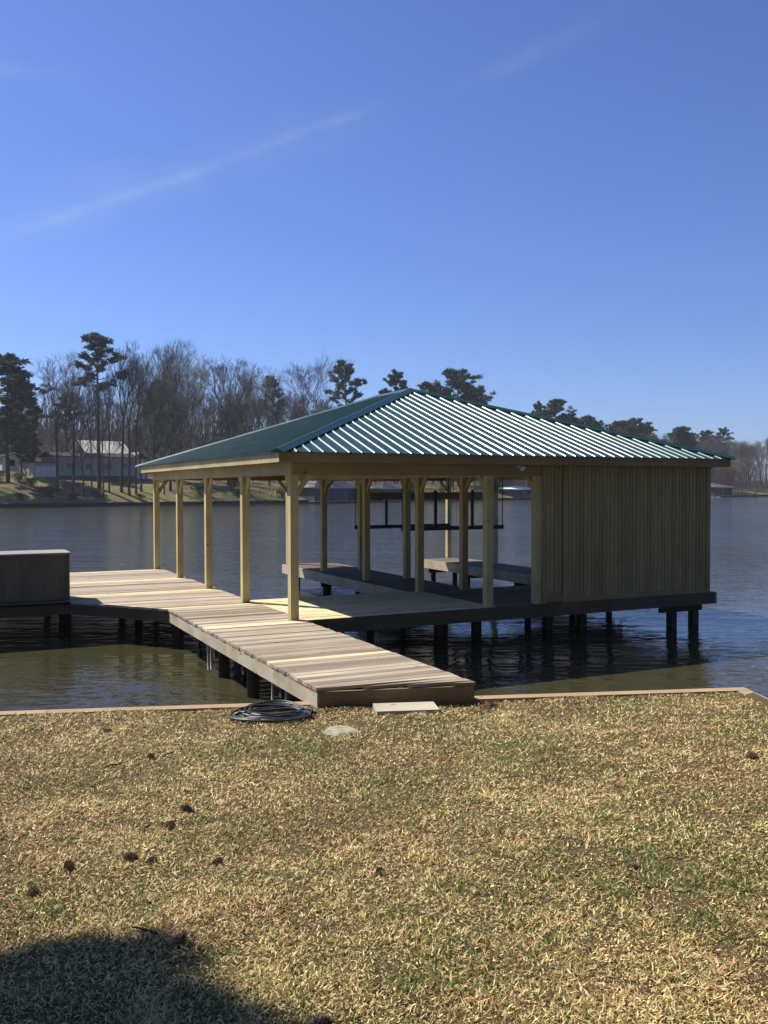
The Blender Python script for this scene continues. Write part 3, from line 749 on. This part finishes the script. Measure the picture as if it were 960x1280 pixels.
for x in (2.6,6.2,10,13): win(o,x,1.4,1.2,1.0)
hb(o,'foundation',M['hdark'],[(.1,15.4,-.03,0,-2,.1)])
# blue boathouse
def shed(s,n,wd,dp,zw,zr,wall,roof,label,name='shore_boathouse',cat='boathouse'):
    P=S0+s*T+n*NN; o=empty(name,(P[0],P[1],WZ),label,cat,'boathouses on the far bank',rz=rzb)
    for x in (0,wd*.33,wd*.66,wd-.2): 
        hb(o,'post',M['hdark'],[(x,x+.2,-.1,.1,-.5,zw)]); hb(o,'post',M['hdark'],[(x,x+.2,dp-.2,dp,-.5,zw)])
    hb(o,'wall',wall,[(0.02,wd*.62,.12,.2,.4,zw),(0.02,.12,.2,dp-.2,.4,zw),(wd-.12,wd-.02,.2,dp-.2,.4,zw),(0.02,wd-.02,dp-.4,dp-.3,.4,zw)])
    hb(o,'deck',M['farcap'],[(-.4,wd+.4,-.5,dp,.3,.4)])
    m=MB(); ov=.5; x0,x1,y0,y1=-ov,wd+ov,-ov,dp+ov; rr=min((x1-x0),(y1-y0))/2; xa,xb=x0+rr,x1-rr; ya=y0+rr; yb=y1-rr
    if xb<xa: xa=xb=(x0+x1)/2
    a,b_,c,d=(x0,y0,zw),(x1,y0,zw),(x1,y1,zw),(x0,y1,zw); e1,e2=(xa,(y0+y1)/2,zr),(xb,(y0+y1)/2,zr)
    m.face([a,b_,e2,e1]);m.face([b_,c,e2]);m.face([c,d,e1,e2]);m.face([d,a,e1]);m.face([d,c,b_,a])
    m.build('roof',roof,o)
    f=MB(); f.box(x0,x1,y0-.02,y0+.05,zw-.18,zw); f.build('fascia',M['hgrey'] if roof is not M['hwroof'] else M['hwroof'],o)
    return o
shed(58,-2,13,8,3.0,5.4,M['hblue'],M['hpale'],'blue grey boathouse with wide pale roof seen behind the corner post')
shed(77,0,7,6,2.8,4.2,M['hblue'],M['hpale'],'small hip roofed blue boathouse seen between the posts')
shed(119,1,9,7,2.6,3.3,M['hdark'],M['hwroof'],'low boathouse with white roof seen left of the slatted wall')
shed(205.5,-3,10,9,3.0,4.3,M['hblue'],M['hpale'],'dark boathouse with pale roof right of the slatted wall')
# small piers and pale beach strips
for s,n0,n1,wd,l in [(88,-5,2,6,'low pale dock beside the small blue boathouse'),(222,-7,1,1.6,'narrow pier at the far right bank'),(246,-6,1,1.6,'second narrow pier at the far right bank, nearer the frame edge'),(132,-5,1,2,'short pier beside the white roofed boathouse')]:
    P=S0+s*T+n0*NN; o=empty('pier',(P[0],P[1],WZ),l,'pier','small piers on the far bank',rz=rzb)
    hb(o,'deck',M['farcap'],[(0,wd,0,n1-n0,.45,.6)])
    for x in (0,wd-.2): 
        for y in (0.1,(n1-n0)/2): hb(o,'piling',M['hdark'],[(x,x+.2,y,y+.2,-1,1.5)])

# ------------------------------------------------------------------ tree models
def rnd(a,b_): return random.uniform(a,b_)
def sphdir(a,el): return Vector((math.cos(a)*math.cos(el),math.sin(a)*math.cos(el),math.sin(el)))
def limb(p,d,L,n,curl,wob):
    pts=[p.copy()]; d=d.copy()
    for i in range(n):
        d=(d+Vector((rnd(-wob,wob),rnd(-wob,wob),rnd(-wob,wob)+curl))).normalized(); p=p+d*(L/n); pts.append(p.copy())
    return pts
def thin(mb,pts,r0,r1,t):
    n=len(pts); mb.tube(pts,[r0+(r1-r0)*i/(n-1) for i in range(n)],3,t,cap=False)
def bare_tree(H,spread,trunkf,seed,budn=0,levels=5):
    """vase shaped hardwood: a trunk, leaders that fork again and again, fine twigs at the ends"""
    random.seed(seed); tr=MB(); tw=MB(); lv=MB()
    r0=H*.0105; Lt=H*trunkf
    pts=limb(Vector((0,0,-.6)),Vector((0,0,1)),Lt+.6,7,0,.035); n=len(pts)
    tr.tube(pts,[r0*(1.25 if i==0 else 1-.38*i/(n-1)) for i in range(n)],8,.4,cap=False)
    def grow(p,d,L,r_,lev):
        br=limb(p,d,L,4 if lev<2 else 3,.035,.09+.02*lev)
        m=len(br); re=r_*.62
        if lev<=2: tr.tube(br,[r_+(re-r_)*k/(m-1) for k in range(m)],5 if lev<2 else 4,.5,cap=False)
        else: thin(tw,br,max(r_,.012),max(re,.008),random.random())
        if lev>=levels:
            for v_ in range(budn):
                c_=br[-1]+Vector((rnd(-.4,.4),rnd(-.4,.4),rnd(-.3,.3))); s2=rnd(.05,.13)
                lv.face([c_+Vector((rnd(-s2,s2),rnd(-s2,s2),rnd(-s2,s2))) for _ in range(3)],random.random())
            return
        dd=(br[-1]-br[-2]).normalized()
        for k in range(3 if lev<4 else 4):
            a=rnd(0,math.tau); e_=Vector((math.cos(a),math.sin(a),rnd(-.35,.35)))
            nd=(dd+e_*rnd(.35,.75)*spread*2.2+Vector((0,0,.10))).normalized()
            grow(br[-1],nd,L*rnd(.62,.86),re,lev+1)
        if lev<4:
            for k in range(1 if lev<3 else 2):
                q=br[random.choice(range(1,m-1))]; a=rnd(0,math.tau)
                nd=(dd*.6+Vector((math.cos(a),math.sin(a),rnd(-.1,.6)))*.9).normalized()
                grow(q,nd,L*rnd(.45,.65),re*.7,lev+2)
    Lc=(H-Lt)*.335
    for k in range(3 if trunkf<.5 else 2):
        a=k*2.2+rnd(0,1); grow(pts[-1],(Vector((0,0,1))+Vector((math.cos(a),math.sin(a),0))*rnd(.15,.45)).normalized(),Lc*rnd(.85,1.15),r0*.50,0)
    for k in range(5):      # lower side branches off the bole
        q=pts[random.choice([3,4,5,6])]; a=rnd(0,math.tau)
        grow(q,Vector((math.cos(a),math.sin(a),rnd(.4,1.3))).normalized(),Lc*rnd(.5,.9),r0*.22,2)
    return tr,tw,lv
def clump(mb,c,R_,n,s0,s1,flat=.6):
    for i in range(n):
        d=Vector((random.gauss(0,1),random.gauss(0,1),random.gauss(0,1))).normalized()*R_*random.random()**.4
        d.z*=flat; p=c+d; a=rnd(0,math.tau); s=rnd(s0,s1)
        u=(d.normalized()+Vector((rnd(-1,1),rnd(-1,1),rnd(-.6,1)))*.8).normalized()*s
        v=u.cross(Vector((rnd(-1,1),rnd(-1,1),rnd(-1,1)))).normalized()*s*.28
        mb.face([p-u*.5-v,p-u*.5+v,p+u*.9],random.random())
def pine_tree(H,start,spread,nb,seed,cl=(1.1,110),rnd_top=True):
    random.seed(seed); tr=MB(); nd=MB()
    pts=limb(Vector((0,0,-.6)),Vector((0,0,1)),H*.97,12,.02,.02); n=len(pts); r0=H*.0125
    tr.tube(pts,[r0*(1-.85*(i/(n-1)))+.02 for i in range(n)],8,.5,cap=False)
    for b_ in range(nb):
        f=start+(1-start)*((b_+rnd(0,1))/nb); f=min(f,.98); q=f*(n-1); i=int(q); p=pts[i].lerp(pts[min(i+1,n-1)],q-i)
        g=(f-start)/(1-start)
        prof_=math.sin(math.pi*(.22+.70*g))**.8
        L=H*spread*prof_*rnd(.55,1.15); a=b_*2.4+rnd(-.5,.5); el=rnd(-.05,.35)+g*.45
        br=limb(p,sphdir(a,el),L,5,.045,.12); rb=max(.03,r0*.30*(1-g*.5)); tr.tube(br,[rb*(1-.75*k/5) for k in range(6)],4,.4,cap=False)
        ends=[(br[-1],1),(br[3],.8)]
        for s_ in range(4):
            i2=random.choice([2,3,4]); dd=((br[i2]-br[i2-1]).normalized()+Vector((rnd(-1,1),rnd(-1,1),rnd(-.2,.8)))*.8).normalized()
            sb=limb(br[i2],dd,L*rnd(.25,.45),2,.08,.15); thin(tr,sb,rb*.4,.015,.4); ends.append((sb[-1],rnd(.7,1)))
        for c_,k in ends:
            if random.random()<.12: continue
            clump(nd,c_,cl[0]*k*rnd(.7,1.1),int(cl[1]*k),.28,.6)
    clump(nd,pts[-1],cl[0]*.8,int(cl[1]*.8),.28,.6,1)
    return tr,nd
def bush_mesh(seed,n=900,flat=.8):
    random.seed(seed); b_=MB(); st=MB()
    for k in range(7):
        a=rnd(0,6.3); r=rnd(.1,.6); c=Vector((r*math.cos(a),r*math.sin(a),rnd(.35,.8))); st.tube([(0,0,-.1),c*.6,c],[.03,.02,.01],4,.3); clump(b_,c,rnd(.35,.55),n//7,.06,.15,flat)
    return b_,st

bares=[]
for (H,spd,tf,seed) in [(22,.36,.42,11),(24,.26,.50,12),(20,.42,.30,13),(23,.22,.55,14),(18,.46,.30,15),(21,.34,.45,16),(22,.30,.36,17)]:
    tr,tw,lv=bare_tree(H,spd,tf,seed); zm=max(v[2] for v in tw.v); bares.append((zm,tr.mesh('trunk',M['bark']),tw.mesh('crown',M['twigs'])))
tr,tw,lv=bare_tree(22,.34,.36,31,7); zm=max(v[2] for v in tw.v); budt=(zm,tr.mesh('trunk',M['bark']),tw.mesh('crown',M['twigs']),lv.mesh('buds',M['budtwigs']))
tr,tw,lv=bare_tree(11,.5,.22,41,16); zm=max(v[2] for v in tw.v); rustt=(zm,tr.mesh('trunk',M['bark']),lv.mesh('crown',M['rust']))
print('twig faces',len(tw.f))
pines=[]
for (H,st,sp_,nb,seed,cl) in [(27,.66,.15,26,51,(.75,46)),(24,.42,.23,58,52,(.85,50)),(25,.58,.17,30,53,(.75,46)),(20,.26,.24,64,54,(.85,50))]:
    tr,nd=pine_tree(H,st,sp_,nb,seed,cl); pines.append((H,tr.mesh('trunk',M['pinebark']),nd.mesh('crown',M['needles'])))
random.seed(99)
def place_tree(proto,name,s,n,ztop,label,group=None,cat='tree',wide=1.0,rz=None):
    x,y,z=far(s,n); H=ztop-z; k=H/proto[0]
    r=empty(name,(x,y,z),label,cat,group,rz=rnd(0,6.28) if rz is None else rz); r.scale=(k*wide,k*wide,k)
    for nm,me in zip(('trunk','crown','buds'),proto[1:]):
        o=bpy.data.objects.new(nm,me); col.objects.link(o); o.parent=r
    return r
GP='pines on the far bank'; GB='bare hardwoods on the far bank'
PT_='pine_tree'; BT='bare_tree'
for a in [
 (pines[1],PT_,6.0,14,24.6,'broad dark pine at the far left edge of the wooded bank',1.3),
 (pines[1],PT_,-3,13,23.5,'dark pine cut off by the left frame edge',1.0),
 (pines[3],PT_,11.0,22,22.0,'rounded dense pine just right of the big left pine',.8),
 (pines[3],PT_,13.2,25,13.0,'low dark evergreen beside the white cottage',1.4),
 (pines[0],PT_,19.3,8,29.0,'tall slender pine with flat crown rising above the left trees',1.1),
 (pines[2],PT_,21,26,20.5,'pine half hidden behind the tall slender pine',1.1),
 (pines[3],PT_,39.9,24,24.0,'dark pine behind the pale green budding tree',.8),
 (pines[2],PT_,68.7,28,27.5,'small pine left of the fan shaped bare tree',.8),
 (pines[2],PT_,81.7,18,31.2,'pine with layered crown right of the fan shaped bare tree',.95),
 (pines[2],PT_,95.6,17,29.8,'pine just above the peak of the green roof',.85),
 (pines[1],PT_,116.0,25,29.0,'left half of the broad dark pine pair right of the roof peak',1.05),
 (pines[1],PT_,122.5,22,32.6,'tallest of the broad dark pines right of the roof peak',1.05),
 (pines[3],PT_,130.5,25,29.5,'dense pine on the right flank of the broad pine pair',1.0),
 (pines[0],PT_,143.9,14,25.3,'small pointed pine above the middle of the roof slope',.6),
 (pines[1],PT_,156.0,18,26.6,'round pine right of the small pointed pine',.95),
 (pines[1],PT_,163.0,18,22.6,'lower round pine on the right side of the roof slope',.95),
 (pines[3],PT_,172.7,18,23.4,'pine beside a brown tree above the right roof slope',.8),
 (pines[3],PT_,183.1,15,22.2,'dark pine clump over the right half of the roof',1.2),
 (pines[1],PT_,195.0,18,23.4,'pine next right of the dark clump over the roof',1.0),
 (pines[1],PT_,205.1,20,22.6,'pine above the long right roof slope',1.0),
 (pines[3],PT_,213.5,14,21.8,'last dense pine before the brown wood at right',1.1),
 (pines[2],PT_,262.0,25,24.0,'small dark pine showing above the brown wood at far right',1.0),
 (pines[1],PT_,247.0,24,22.0,'dark pine inside the brown wood at far right',1.0),
 (pines[2],PT_,149.5,17,24.2,'pine between the pointed pine and the round pine',.9),
 (pines[3],PT_,168.0,20,22.4,'low dense pine in the gap right of the lower round pine',1.0),
 (pines[1],PT_,178.0,19,22.0,'rounded pine before the dark clump over the roof',1.0),
 (pines[3],PT_,189.0,17,22.3,'dense pine right of the dark clump over the roof',1.0),
 (pines[3],PT_,200.5,19,21.6,'dense pine filling the line above the right roof slope',1.0),
 (pines[3],PT_,225.0,20,21.0,'dark pine at the left end of the brown wood',1.0)]:
    place_tree(a[0],a[1],a[2],a[3],a[4],a[5],GP,'pine tree',a[6])
for a in [
 (bares[0],12.4,9,26.0,'bare tree with spreading top right of the big left pine',1.2),
 (bares[3],14.0,6,23.0,'thin leaning bare trunk near the water at left',1.2),
 (bares[4],14.9,4,20.0,'bare tree forking low near the left bank wall',.9),
 (bares[1],22.4,6,28.0,'tall narrow bare tree right of the slender pine',1.0),
 (bares[3],22.9,4,25.0,'thin bare tree beside the tall narrow one',1.1),
 (bares[4],26.6,7,27.2,'wide forked bare tree before the pale green tree',1.0),
 (bares[5],27.5,3.5,22.0,'bare tree at the water left of the green roof corner',.9),
 (bares[1],32.8,8,29.5,'tall bare tree just left of the roof corner',1.0),
 (bares[0],39.0,18,32.0,'tallest bare tree among the left group',1.0),
 (bares[2],42.7,12,28.0,'bare forked tree behind the left roof slope',1.0),
 (bares[5],48.7,14,28.9,'round topped bare tree behind the left roof slope',1.1),
 (bares[4],68.9,14,31.4,'fan shaped bare tree standing clear of the wood',1.15),
 (bares[3],16.6,5,22,'slim bare trunk leaning left in front of the grey house',.7),
 (bares[5],18.0,3.5,21,'crooked bare trunk near the water before the grey house',.7),
 (bares[3],20.2,6,24,'straight bare trunk before the cream roof',.7),
 (bares[1],24.6,5,26,'bare tree standing before the right end of the grey house',.8),
 (bares[2],30.0,5,24,'bare tree touching the tip of the green roof',.8),
 (bares[6],46,9,25,'bare tree behind the third post bay',.9),
 (bares[6],57,12,27,'bare tree behind the hip of the roof',.9),
 (bares[5],61.5,9,22,'leafless tree right behind the blue grey boathouse roof',.8),
 (bares[2],73.5,7,20,'leafless tree between the two blue boathouses',.8),
 (bares[0],86.5,6,22,'leafless tree beside the small blue boathouse',.8),
 (bares[3],93,8,23,'leafless tree on the bank seen past the third inner post',.9),
 (bares[6],100,6,20,'leafless tree on the bank left of the white roofed boathouse',.8),
 (bares[1],107,9,22,'leafless tree behind the steel lift posts',.9),
 (bares[5],49,7,20,'leafless tree trunk seen in the fourth post bay',.7),
 (bares[1],75,3,19,'lone bare tree trunk on the lawn behind the corner post',1.0)]:
    place_tree(a[0],BT,a[1],a[2],a[3],a[4],GB,'tree',a[5])
place_tree(budt,'budding_tree',36.0,11,29.0,'pale green budding tree left of the roof','budding trees on the far bank')
place_tree(budt,'budding_tree',60.5,22,28.4,'budding tree with greenish top behind the roof','budding trees on the far bank',wide=.9)
place_tree(budt,'budding_tree',32.0,16,23,'smaller green tinged tree below the pale green tree','budding trees on the far bank')
place_tree(rustt,'rusty_leaved_tree',226,5,12.5,'orange brown leaved tree on the bank right of the boathouse',wide=1.5)
place_tree(rustt,'rusty_leaved_tree',233,7,11.0,'smaller orange brown tree beside the larger one, nearer the frame edge',wide=1.4)
# the wood behind: individually placed bare trees nothing tells apart
def skyline(s):    # how high the treetops reach
    xs=[-120,0,8,20,40,60,90,115,140,165,190,215,240,300]; zs=[22,22,23,24,27,26,25.5,24.5,22.5,20.5,20,20,21.5,22]
    return float(np.interp(s,xs,zs))
cnt=0
for row,(n,step) in enumerate([(11,11),(21,7.5),(29,6.5),(39,6.0),(52,6.5)]):
    s=-30+rnd(0,4)
    while s<(300):
        nn=n+rnd(-3.5,3.5); s2=s+rnd(-2,2); open_=(50<s2<110 and nn<16) or (row==0 and s2<120) or (14<s2<36 and nn<38) or (8<s2<20 and nn<40)
        if not open_:
            zt=skyline(s2)*rnd(.80,1.02)
            place_tree(random.choice(bares),BT,s2,nn,zt,'grey leafless hardwood standing in the wood on the far bank','leafless hardwoods of the far wood','tree',wide=rnd(.9,1.3)); cnt+=1
        s+=step*rnd(.75,1.25)*(.85 if s>180 else 1)
for i in range(30):
    s2=rnd(-30,290); nn=rnd(34,60); place_tree(random.choice(pines),PT_,s2,nn,skyline(s2)*rnd(.62,.9),'dark pine standing deep in the leafless wood on the far bank','pines deep in the far wood','pine tree',wide=1.1); cnt+=1
print('background trees',cnt)
# brushwood under the trees and the wood further back (uncountable)
def brush(name,sA,sB,nA,nB,h0,h1,n,label,r_=.05):
    b_=MB()
    for i in range(n):
        s=rnd(sA,sB); nn=rnd(nA,nB); x,y,z=far(s,nn); h=rnd(h0,h1); p=Vector((x,y,z-.1)); t=random.random()
        d=Vector((rnd(-.35,.35),rnd(-.35,.35),1)).normalized(); q=p+d*h*.6; e_=q+(d+Vector((rnd(-.4,.4),rnd(-.4,.4),0))).normalized()*h*.4
        thin(b_,[p,q,e_],r_,r_*.3,t)
        for k in range(5):
            c_=p.lerp(e_,rnd(.3,1)); f=c_+Vector((rnd(-1,1),rnd(-1,1),rnd(.2,1.2)))*h*.16; thin(b_,[c_,f],r_*.5,.01,t)
    tag(b_.build(name,M['brush']),label,'undergrowth',kind='stuff')
brush('undergrowth',-40,300,30,60,4,11,4200,'grey brown undergrowth filling the far wood')
brush('undergrowth',50,116,1.5,9,.3,1.6,420,'brown weeds and brush along the middle waterline',.05)
brush('undergrowth',52,112,17,24,1.0,3.5,500,'low brown brush behind the far lawn',.04)
brush('undergrowth',200,310,26,60,8,15,1500,'tall grey brown thicket closing the far right wood',.07)
brush('undergrowth',120,300,4,24,1.5,6,1900,'brown brush on the distant right bank')
# distant ridge wood closing the gaps
b_=MB()
for i in range(15000):
    s=rnd(-60,340); nn=rnd(62,120); x,y,z=far(s,nn); zt=skyline(s)*.92+rnd(-4,1.0); p=Vector((x,y,rnd(z,zt)))
    a=rnd(0,6.28); L=rnd(1.5,4); thin(b_,[p,p+Vector((rnd(-.6,.6),rnd(-.6,.6),1)).normalized()*L],.10,.03,random.random())
    if zt>p.z+2: thin(b_,[p,Vector((p.x,p.y,p.z-3))],.13,.10,random.random())
tag(b_.build('distant_wood',M['brush']),'grey brown wood closing the view behind the trees','woodland',kind='stuff')
# shrubs on the left bank
bm_,st_=bush_mesh(71); bme=bm_.mesh('foliage',M['bush']); bst=st_.mesh('stems',M['bark'])
for (s,n,h,l) in [(9.5,3.5,2.2,'largest grey green shrub on the left bank'),(7.8,4,1.8,'grey green shrub left of the largest one'),(12.5,2.0,1.5,'dark shrub at the water below the trunks'),(16.8,3.0,1.7,'pale grey shrub right of the forked trunks'),(8.8,11,1.5,'small shrub high on the left lawn'),(7.6,14,2.0,'shrub beside the upper slope of the left lawn'),(4,16,2.2,'shrub at the far left top of the lawn'),(4.0,2,1.3,'low shrub at the far left waterline'),(24,2,1.1,'low green shrub near the bulkhead'),(44,3,1.3,'shrub seen under the left eave'),(54,3,1.6,'shrub behind the second post'),(40,8,2.0,'dark shrub under the left eave'),(47,10,2.4,'dark green bush beyond the first posts'),(37,5,2.2,'bush at the roof corner below the trees'),(92,7,2.2,'brown green shrub right of the small blue boathouse'),(100,5,1.6,'shrub at the right end of the far lawn')]:
    r=empty('shrub',far(s,n),l,'shrub','shrubs on the far bank',rz=rnd(0,6)); r.scale=(h*1.0,h*1.0,h*.85)
    for nm,me in (('foliage',bme),('stems',bst)):
        o=bpy.data.objects.new(nm,me); col.objects.link(o); o.parent=r

# tree beside the lawn, out of the picture on the left: its crown throws the shadow in the near grass
random.seed(5)
tr,nd=MB(),MB()
tx,ty=-11.6,-1.4
tz=lp(tx,ty-3)
shade=empty('shade_tree',(-13.4,-3.6,-.1),'leafy evergreen beside the lawn that shades the near grass','tree')
SUN=Vector((-.53,.77,1.0))
lm_=[Vector((-13.4,-3.6,-.3)),Vector((-13.2,-3.4,4)),Vector((-12.6,-2.9,8)),Vector((-12.2,-2.4,12))]
tr.tube(lm_,[.3,.25,.18,.1],9,.5)
for (gx,gy,tt,rr) in [(-5.1,-10.22,12.2,.30),(-4.72,-10.18,12.9,.20),(-4.45,-10.35,12.4,.22),(-4.72,-10.62,12.2,.30),(-4.40,-10.98,12.7,.24),(-4.28,-11.3,12.3,.22),(-5.5,-10.15,12.2,.26),(-5.25,-10.75,12.0,.62),(-4.75,-10.95,12.6,.52),(-5.6,-10.5,11.5,.6),(-4.6,-11.5,12.3,.62),(-5.2,-11.4,12,.75),(-4.95,-12.1,11.8,.85),(-6.1,-10.9,12.2,.9),(-6.3,-11.9,12.2,1.0),(-7.2,-11.2,11.5,1.0),(-4.55,-10.75,12.9,.30)]:
    c_=Vector((gx,gy,.33))+SUN*tt*.78; c_
    tr.tube([lm_[2].lerp(lm_[3],.3),(lm_[3]+c_)/2+Vector((0,0,.5)),c_],[.09,.06,.03],5,.5)
    clump(nd,c_,rr*1.12,int(1900*rr*rr+(90 if rr<.35 else 200)),.07,.20,.8)
wpart(tr,'trunk',M['bark'],shade); wpart(nd,'crown',M['bush'],shade)

# unseen pines and a house, added behind the viewer to block sky light
for i,(x,y,H) in enumerate([(-22,-24,21),(-16,-31,24),(-9,-35,23),(-1,-34,25),(6,-31,22),(-26,-17,19),(-13,-27,20),(2,-27,21),(-5,-29,24),(11,-26,23),(-30,-30,24),(14,-36,24),(-19,-38,25),(-4,-41,25),(17,-22,19)]):
    pr_=pines[3] if i%2 else pines[1]; k=H/pr_[0]
    r_=empty('pine_tree',(x,y,.8),'unseen tall pine added behind the viewer to block sky light','pine tree','unseen sky blocking pines added behind the viewer',rz=i); r_.scale=(k*1.5,k*1.5,k)
    for nm,me in zip(('trunk','crown'),pr_[1:]):
        o=bpy.data.objects.new(nm,me); col.objects.link(o); o.parent=r_
o=empty('sky_block_house',(-14,-30,.8),'unseen grey two storey house added behind the viewer to block sky light','house')
gwall(o,0,17,-9,0,-.3,6,8.5,M['hgrey'],'x'); gable(o,0,17,-9,0,6.02,9,M['hroof'],'x',ov=.6)

# ------------------------------------------------------------------ light, sky, camera
sd=SUN.normalized(); elev=math.asin(sd.z); az=math.atan2(sd.x,sd.y)
sl=bpy.data.lights.new('sun','SUN'); sl.energy=5.0; sl.angle=R(.53); sl.color=(1,.94,.84)
so=bpy.data.objects.new('sun',sl); col.objects.link(so); so.rotation_euler=sd.to_track_quat('Z','Y').to_euler()
wd_=bpy.data.worlds.new('World'); sc.world=wd_; wd_.use_nodes=True; nt=wd_.node_tree
bg=nt.nodes['Background']; sky=nt.nodes.new('ShaderNodeTexSky'); sky.sky_type='NISHITA'; sky.sun_disc=False
sky.sun_elevation=elev; sky.sun_rotation=az; sky.air_density=1.0; sky.dust_density=.35; sky.ozone_density=4.0; sky.altitude=100
# thin contrails: bands round great circles in the sky
geo=nt.nodes.new('ShaderNodeTexCoord'); vec=geo.outputs['Generated']
nz=N(nt,'ShaderNodeTexNoise'); nz.inputs['Scale'].default_value=14; nz.inputs['Detail'].default_value=8; nt.links.new(vec,nz.inputs['Vector'])
nz2=N(nt,'ShaderNodeTexNoise'); nz2.inputs['Scale'].default_value=3.2; nz2.inputs['Detail'].default_value=3; nt.links.new(vec,nz2.inputs['Vector'])
def band(d1,d2,w0,k,pad=.10):
    a=Vector(d1).normalized(); b_=Vector(d2).normalized(); n=a.cross(b_).normalized(); m=(a+b_).normalized(); half=math.acos(max(-1,min(1,a.dot(b_))))/2
    dp=N(nt,'ShaderNodeVectorMath',operation='DOT_PRODUCT'); nt.links.new(vec,dp.inputs[0]); dp.inputs[1].default_value=n
    dv=math_(nt,'ADD',dp.outputs['Value'],math_(nt,'MULTIPLY_ADD',nz2.outputs['Fac'],w0*2.2,-w0*1.1))
    ab=math_(nt,'ABSOLUTE',dv)
    f=N(nt,'ShaderNodeMapRange',interpolation_type='SMOOTHSTEP'); nt.links.new(ab,f.inputs[0]); f.inputs[1].default_value=0; f.inputs[2].default_value=w0; f.inputs[3].default_value=1; f.inputs[4].default_value=0
    dm=N(nt,'ShaderNodeVectorMath',operation='DOT_PRODUCT'); nt.links.new(vec,dm.inputs[0]); dm.inputs[1].default_value=m
    g=N(nt,'ShaderNodeMapRange',interpolation_type='SMOOTHSTEP'); nt.links.new(dm.outputs['Value'],g.inputs[0]); g.inputs[1].default_value=math.cos(half+pad); g.inputs[2].default_value=math.cos(half*.5); g.inputs[3].default_value=0; g.inputs[4].default_value=1
    v=math_(nt,'MULTIPLY',f.outputs[0],g.outputs[0])
    tx_=N(nt,'ShaderNodeMapRange'); nt.links.new(nz.outputs['Fac'],tx_.inputs[0]); tx_.inputs[1].default_value=.38; tx_.inputs[2].default_value=.62; tx_.inputs[3].default_value=.1; tx_.inputs[4].default_value=1
    return math_(nt,'MULTIPLY',math_(nt,'MULTIPLY',v,tx_.outputs[0]),k)
bands=[band((.0538,.9687,.2425),(.4096,.8254,.3886),.0085,.085,.02),band((.1264,.9495,.2871),(.35,.87,.365),.04,.05,.10),
 band((.4881,.7712,.4087),(.595,.6645,.4522),.016,.05,.06),band((.0114,.9712,.2382),(.1264,.9495,.262),.022,.09,.05),band((.02,.9248,.3768),(.10,.9103,.388),.015,.08,.04)]
tot=bands[0]
for b_ in bands[1:]: tot=math_(nt,'ADD',tot,b_)
hs=N(nt,'ShaderNodeHueSaturation'); hs.inputs['Saturation'].default_value=1.0; nt.links.new(sky.outputs[0],hs.inputs['Color'])
skc=mix(nt,1.0,hs.outputs['Color'],(.76,.905,1.36),'MULTIPLY')
skm=mix(nt,tot,skc,(8.0,8.6,9.5))
nt.links.new(skm,bg.inputs['Color']); bg.inputs['Strength'].default_value=.068

cd=bpy.data.cameras.new('camera'); cam=bpy.data.objects.new('camera',cd); col.objects.link(cam); sc.camera=cam
cd.sensor_fit='VERTICAL'; cd.sensor_height=24; cd.lens=1139.0/1280*24; cd.clip_end=5000; cd.clip_start=.05
pi_,ro,ya=-.0262,-.0018,.4512
fw=Vector((math.sin(ya)*math.cos(pi_),math.cos(ya)*math.cos(pi_),math.sin(pi_))); rt=Vector((math.cos(ya),-math.sin(ya),0)); up=rt.cross(fw)
c_,s_=math.cos(ro),math.sin(ro); r2=rt*c_+up*s_; u2=up*c_-rt*s_
m4=Matrix((r2,u2,-fw)).transposed().to_4x4(); m4.translation=Vector((-5.0946,-14.0066,2.1668)); cam.matrix_world=m4
sc.view_settings.view_transform='Standard'; sc.view_settings.look='None'; sc.view_settings.exposure=.52; sc.view_settings.gamma=1
hb_=MB(); hb_.box(-520,820,-120,720,-4.0,62,.5)
hm=bpy.data.materials.new('thin_haze'); hm.use_nodes=True; hn=hm.node_tree; hn.nodes.remove(hn.nodes['Principled BSDF'])
pv=hn.nodes.new('ShaderNodeVolumePrincipled'); pv.inputs['Color'].default_value=(.80,.88,1,1); pv.inputs['Density'].default_value=.00024; pv.inputs['Anisotropy'].default_value=.2
hn.links.new(pv.outputs[0],hn.nodes['Material Output'].inputs['Volume'])
tag(hb_.build('haze',hm),kind='stuff')
sc.cycles.max_bounces=6; sc.cycles.sample_clamp_indirect=6
